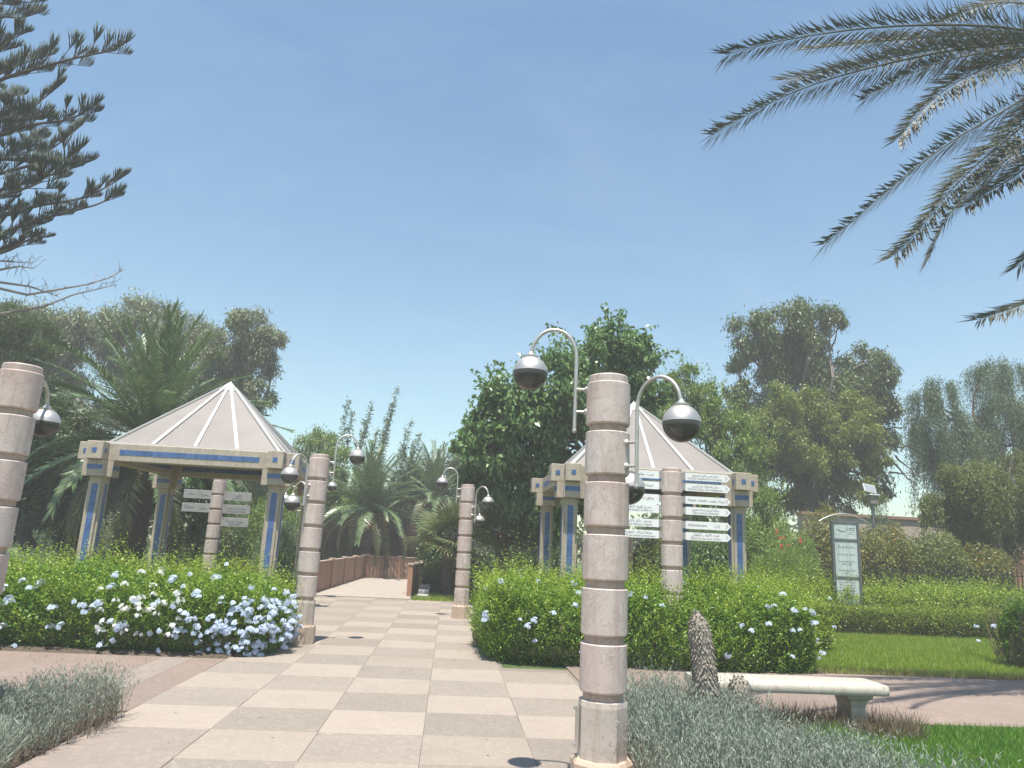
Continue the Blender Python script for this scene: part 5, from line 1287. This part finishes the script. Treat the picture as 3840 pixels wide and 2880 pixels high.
# near date palm: the fronds that reach into the picture follow the photograph, the rest complete the crown
CY = 8.2
cc = P(2345, 95, CY)
np_ = thing('date_palm', 'tall date palm, its grey-green fronds arching overhead across the open sky', 'palm tree', cc*[1, 1, 0])
org = cc*[1, 1, 0]
mb = MB(); H = cc[2]
mb.tube([(0, 0, z) for z in np.linspace(0, H, 8)], [0.34, 0.3, 0.27, 0.25, 0.24, 0.24, 0.26, 0.2], 12)
for i in range(int(H/0.12)):
    for k in range(9):
        a = 2*PI*(k+0.5*(i % 2))/9; o = np.array([math.cos(a), math.sin(a), 0]); q = np.array([-o[1], o[0], 0]); p = np.array([0, 0, i*0.12])+o*0.25
        mb.add([p-q*0.08, p+q*0.08, p+q*0.05+o*0.06+np.array([0, 0, 0.12]), p-q*0.05+o*0.06+np.array([0, 0, 0.12])], [(0, 1, 2, 3)])
mb.build('trunk', 'palm_bark', np_)
structure(MB().lathe([(0.85, 0.0), (0.85, 0.030), (0.6, 0.06), (0.2, 0.09)], 24, (org[0], org[1], 0)).build('planting_bed', 'soil'))
FR = [  # polyline in the photograph, depth at the tip
    ([(2345, 95), (2200, 55), (1990, 52), (1850, 62), (1740, 78), (1650, 95), (1568, 118)], 7.4),
    ([(2345, 95), (2230, 85), (2060, 105), (1900, 140), (1780, 172), (1690, 208), (1600, 255), (1540, 292)], 6.6),
    ([(2345, 95), (2240, 70), (2080, 75), (1940, 85), (1840, 95), (1748, 106)], 8.6),
    ([(2345, 95), (2240, 90), (2100, 95), (1960, 115), (1830, 145), (1700, 172)], 8.0),
    ([(2345, 95), (2250, 100), (2140, 110), (2040, 130), (1950, 165), (1865, 215)], 7.0),
    ([(2345, 95), (2270, 105), (2180, 130), (2080, 165), (2000, 225), (1940, 300)], 7.6),
    ([(2345, 95), (2280, 150), (2200, 225), (2100, 275), (1990, 350), (1890, 435), (1785, 525)], 6.6),
    ([(2345, 95), (2290, 180), (2212, 275), (2110, 350), (2040, 425), (1985, 500), (1932, 552)], 7.3),
    ([(2345, 95), (2300, 190), (2220, 310), (2140, 370), (2075, 430), (2030, 490), (2012, 545)], 6.9),
    ([(2345, 95), (2310, 200), (2250, 330), (2190, 385), (2130, 415), (2085, 445)], 7.7),
    ([(2345, 95), (2300, 40), (2220, 5), (2130, 5), (2030, 48)], 8.4),
    ([(2345, 95), (2330, 260), (2300, 430), (2250, 520), (2200, 575)], 8.9),
    ([(2345, 95), (2360, 300), (2330, 520), (2260, 640), (2180, 668), (2115, 690)], 8.0),
]
for i, (pl, yt) in enumerate(FR):
    n = len(pl); pts = [P(x, y, CY+(yt-CY)*k/(n-1))-org for k, (x, y) in enumerate(pl)]
    pts = np.array(pts); s = np.linspace(0, n-1, 16); pts = np.stack([np.interp(s, range(n), pts[:, k]) for k in range(3)], 1)
    for _ in range(2): pts[1:-1] = (pts[:-2]+2*pts[1:-1]+pts[2:])/4
    L = np.linalg.norm(np.diff(pts, axis=0), axis=1).sum()
    meshobj('frond', frond_mesh('frond', pts, 0.50, 0.021, int(L*38), 'leaf_palm_grey', r0=0.02, spread=0.72, droop=0.10, vee=0.15, start=0.1, twist=random.choice((-1, 1))*random.uniform(0.7, 1.15), jitter=0.16), np_)
for i in range(20):
    az = random.uniform(-1.1, 1.5); el = math.radians(random.uniform(-25, 75))
    fm_ = frond_mesh('frond', arch(random.uniform(2.6, 3.3), 0.2, 1.1), 0.36, 0.022, 60, 'leaf_palm_grey', r0=0.02, spread=0.75)
    o = meshobj('frond', fm_, np_); o.matrix_local = Matrix.Translation(Vector(cc-org)) @ Matrix.Rotation(az, 4, 'Z') @ Matrix.Rotation(-el, 4, 'Y')

# ------------------------------------------------------------------ Norfolk pine: trunk just outside the picture
NY = 16.5
f8 = 0.4515
nb_ = P(-270, 900, NY)
pine = thing('norfolk_pine', 'tall tiered pine with upturned comb-like twigs and a few dead lower boughs', 'tree', nb_*[1, 1, 0])
org = nb_*[1, 1, 0]
ztop = P(-120, -260, NY)[2]
mb = MB(); mb.tube([(0, 0, z) for z in np.linspace(0, ztop, 9)], [0.34-0.27*k/8 for k in range(9)], 12); mb.build('trunk', 'bark_dark', pine, 60)
def plume(C, D, L, p0, t, length, size, n, up=0.9):
    """a comb of near-parallel upturned cords along a short piece of twig"""
    side = unit(np.cross(t, [0, 0, 1.0])[None])[0]
    for k in range(n):
        f = k/max(1, n-1)
        for sg in (-1, 1):
            d = t*(0.15+0.5*f+random.uniform(-0.06, 0.06))+side*sg*random.uniform(0.12, 0.42)+np.array([0, 0, up])
            C.append(p0+t*length*f); D.append(unit(d[None])[0]); L.append(size*(1.0-0.45*f**2)*random.uniform(0.85, 1.08))
def cords(pts, size, step=0.34):
    pts = np.asarray(pts); seg = np.linalg.norm(np.diff(pts, axis=0), axis=1); cum = np.r_[0, np.cumsum(seg)]; T = cum[-1]
    at = lambda q: np.array([np.interp(q, cum, pts[:, i]) for i in range(3)])
    C = []; D = []; L = []; tw = []
    tip = unit((pts[-1]-pts[-3])[None])[0]
    plume(C, D, L, pts[-1]-tip*0.5, tip, 0.52, size*1.05, 15)
    q = T-0.55-random.uniform(0, 0.15)
    while q > T*0.25:
        t = unit((at(q+0.05)-at(q-0.05))[None])[0]; sd = unit(np.cross(t, [0, 0, 1.0])[None])[0]
        for sg in (-1, 1, 0):
            if random.random() < 0.22: continue
            dd = unit((t*0.75+sd*sg*random.uniform(0.35, 0.9)+np.array([0, 0, random.uniform(0.1, 0.35)]))[None])[0]
            ln = random.uniform(0.15, 0.55) if sg else random.uniform(0.02, 0.15)
            e = at(q)+dd*ln; tw.append((at(q), e)); plume(C, D, L, e-dd*0.08, dd, random.uniform(0.2, 0.34), size*random.uniform(0.75, 1.05), random.randint(7, 10))
        q -= step*random.uniform(0.75, 1.35)
    return C, D, L, tw
def cordmesh(C, D, L, mat, r=0.0125):
    C = np.array(C); D = unit(np.array(D)); L = np.array(L)[:, None]; n = len(C)
    a = unit(np.cross(D, [0.3, 0.9, 0.1])); b = np.cross(D, a); V = np.empty((n, 7, 3)); bend = np.array([0, 0, 1])*L*0.12
    for k in range(3):
        t = 2*PI*k/3; o = a*math.cos(t)+b*math.sin(t)
        V[:, k] = C+o*r*0.7; V[:, 3+k] = C+D*L*0.6+o*r+bend*0.3
    V[:, 6] = C+D*L+bend
    i0 = np.arange(n)[:, None]*7; q = []
    F = []
    for k in range(3):
        j = (k+1) % 3
        F.append(np.hstack([i0+k, i0+j, i0+3+j])); F.append(np.hstack([i0+k, i0+3+j, i0+3+k])); F.append(np.hstack([i0+3+k, i0+3+j, i0+6]))
    return npmesh('foliage', V.reshape(-1, 3), np.vstack(F), mat)
BO = [([(-330, 470), (0, 380), (150, 335), (350, 280), (540, 240), (618, 197)], 0.36, -0.5), ([(-330, 700), (0, 640), (90, 600), (190, 485), (305, 395)], 0.34, 0.6), ([(-330, 720), (20, 640), (150, 595), (290, 580), (400, 545), (475, 490)], 0.32, -0.3),
      ([(-330, 790), (0, 760), (130, 768), (250, 710), (330, 650), (398, 590)], 0.34, 0.9), ([(-330, 900), (0, 830), (150, 790), (300, 775), (402, 700)], 0.34, -0.8), ([(-330, 980), (0, 910), (170, 860), (330, 810), (452, 765)], 0.30, 0.2),
      ([(-330, 1110), (0, 1030), (200, 980), (400, 950), (520, 890), (615, 830)], 0.26, 0.7), ([(-330, 1200), (0, 1120), (180, 1050), (330, 1015), (480, 975), (585, 915)], 0.28, -0.6), ([(-330, 1230), (0, 1200), (100, 1150), (150, 1090), (240, 1060)], 0.22, 0.3),
      ([(-330, 1270), (0, 1210), (60, 1190), (130, 1150), (200, 1118)], 0.2, -0.9), ([(-330, 120), (0, 75), (100, 88), (205, 55)], 0.34, 0.4), ([(-330, 560), (-60, 500), (30, 470), (90, 445)], 0.3, 1.4), ([(-330, 300), (0, 240), (60, 180), (95, 125)], 0.3, -1.2),
      ([(-330, 870), (-60, 800), (60, 740), (120, 690), (215, 640)], 0.32, 1.6), ([(-330, 1010), (-60, 950), (80, 915), (180, 880), (270, 800)], 0.32, -1.7), ([(-330, 420), (0, 350), (140, 290), (260, 260)], 0.4, 1.3), ([(-330, 680), (-80, 600), (40, 560), (140, 540)], 0.36, -1.5),
      ([(-330, 1100), (-40, 1050), (100, 1010), (240, 960)], 0.32, 1.7), ([(-330, 40), (-60, 10), (40, 20), (120, -10)], 0.36, -0.9)]
for pl, size, dy in BO:
    n = len(pl); dy *= 1.6
    pts = [P(x*f8, y*f8, NY+dy*k/(n-1))-org for k, (x, y) in enumerate(pl)]
    pts[0] = np.array([0, 0, pts[0][2]-0.15]); pts = np.array(pts)
    s = np.linspace(0, n-1, 14); pts = np.stack([np.interp(s, range(n), pts[:, k]) for k in range(3)], 1)
    b = MB().tube(pts, [0.055*(1-0.88*k/13) for k in range(14)], 6).build('bough', 'bark_dark', pine)
    C, D, L, tw = cords(pts, size*1.25)
    mb = MB()
    for a, e in tw: mb.tube([a, (a+e)/2, e], [0.012, 0.010, 0.006], 4)
    stuff(mb.build('twigs', 'bark_dark', b))
    meshobj('foliage', cordmesh(C, D, L, 'leaf_pine'), b)
for pl, dy in (([(-330, 1420), (0, 1380), (130, 1410), (250, 1390), (420, 1360), (520, 1330), (592, 1288)], -0.6), ([(-330, 1540), (0, 1500), (200, 1470), (350, 1410), (480, 1380), (560, 1360)], 0.5), ([(-330, 1290), (0, 1248), (155, 1258)], 0.8), ([(-330, 1330), (0, 1290), (90, 1275), (165, 1285)], -0.4), ([(-330, 1400), (0, 1350), (140, 1370), (230, 1400), (280, 1420)], 1.0)):
    n = len(pl); pts = [P(x*f8, y*f8, NY+dy*1.5*k/(n-1))-org for k, (x, y) in enumerate(pl)]; pts[0] = np.array([0, 0, pts[0][2]-0.1])
    mb = MB(); mb.tube(pts, [0.04*(1-0.85*k/(n-1)) for k in range(n)], 5)
    pa = np.array(pts)
    for k in range(16):
        f = random.uniform(0.35, 1)*(n-1); p = np.array([np.interp(f, range(n), pa[:, i]) for i in range(3)])
        e = p+np.array([random.uniform(-0.1, 0.25), random.uniform(-0.2, 0.2), random.choice((0.25, 0.2, -0.2, 0.12))])
        limb(mb, p, e, 0.008, 0.004, 0.3, 3, 4)
    mb.build('dead_bough', 'dead_wood', pine)
# an older rounded pine crown lower down, behind
TR('broadleaf_tree', 'dark olive tree crown below the dead pine boughs', -40, 1245, 26, -20, 880, [(20, 690, 40), (70, 710, 34), (10, 750, 44), (90, 760, 34), (40, 800, 40), (-40, 720, 50), (110, 730, 20)], 22000, 0.15, 0.03, 'leaf_olive', 'bark_dark', 0.3, mode='up', sub=12)

# ------------------------------------------------------------------ thin haze volume, added to imitate lens glare and lift the darks
hz = MB().box((2, 28, 9.5), (160, 106, 21)).build('haze', 'soil'); hz['kind'] = 'stuff'
hm = bpy.data.materials.new('haze_veil'); hm.use_nodes = True; MATS['haze_veil'] = hm
for n_ in list(hm.node_tree.nodes):
    if n_.type != 'OUTPUT_MATERIAL': hm.node_tree.nodes.remove(n_)
pv = hm.node_tree.nodes.new('ShaderNodeVolumePrincipled'); pv.inputs['Color'].default_value = (1.0, 0.975, 0.95, 1); pv.inputs['Density'].default_value = 0.0036
hm.node_tree.links.new(pv.outputs[0], [n_ for n_ in hm.node_tree.nodes if n_.type == 'OUTPUT_MATERIAL'][0].inputs['Volume'])
hz.data.materials.clear(); hz.data.materials.append(hm)
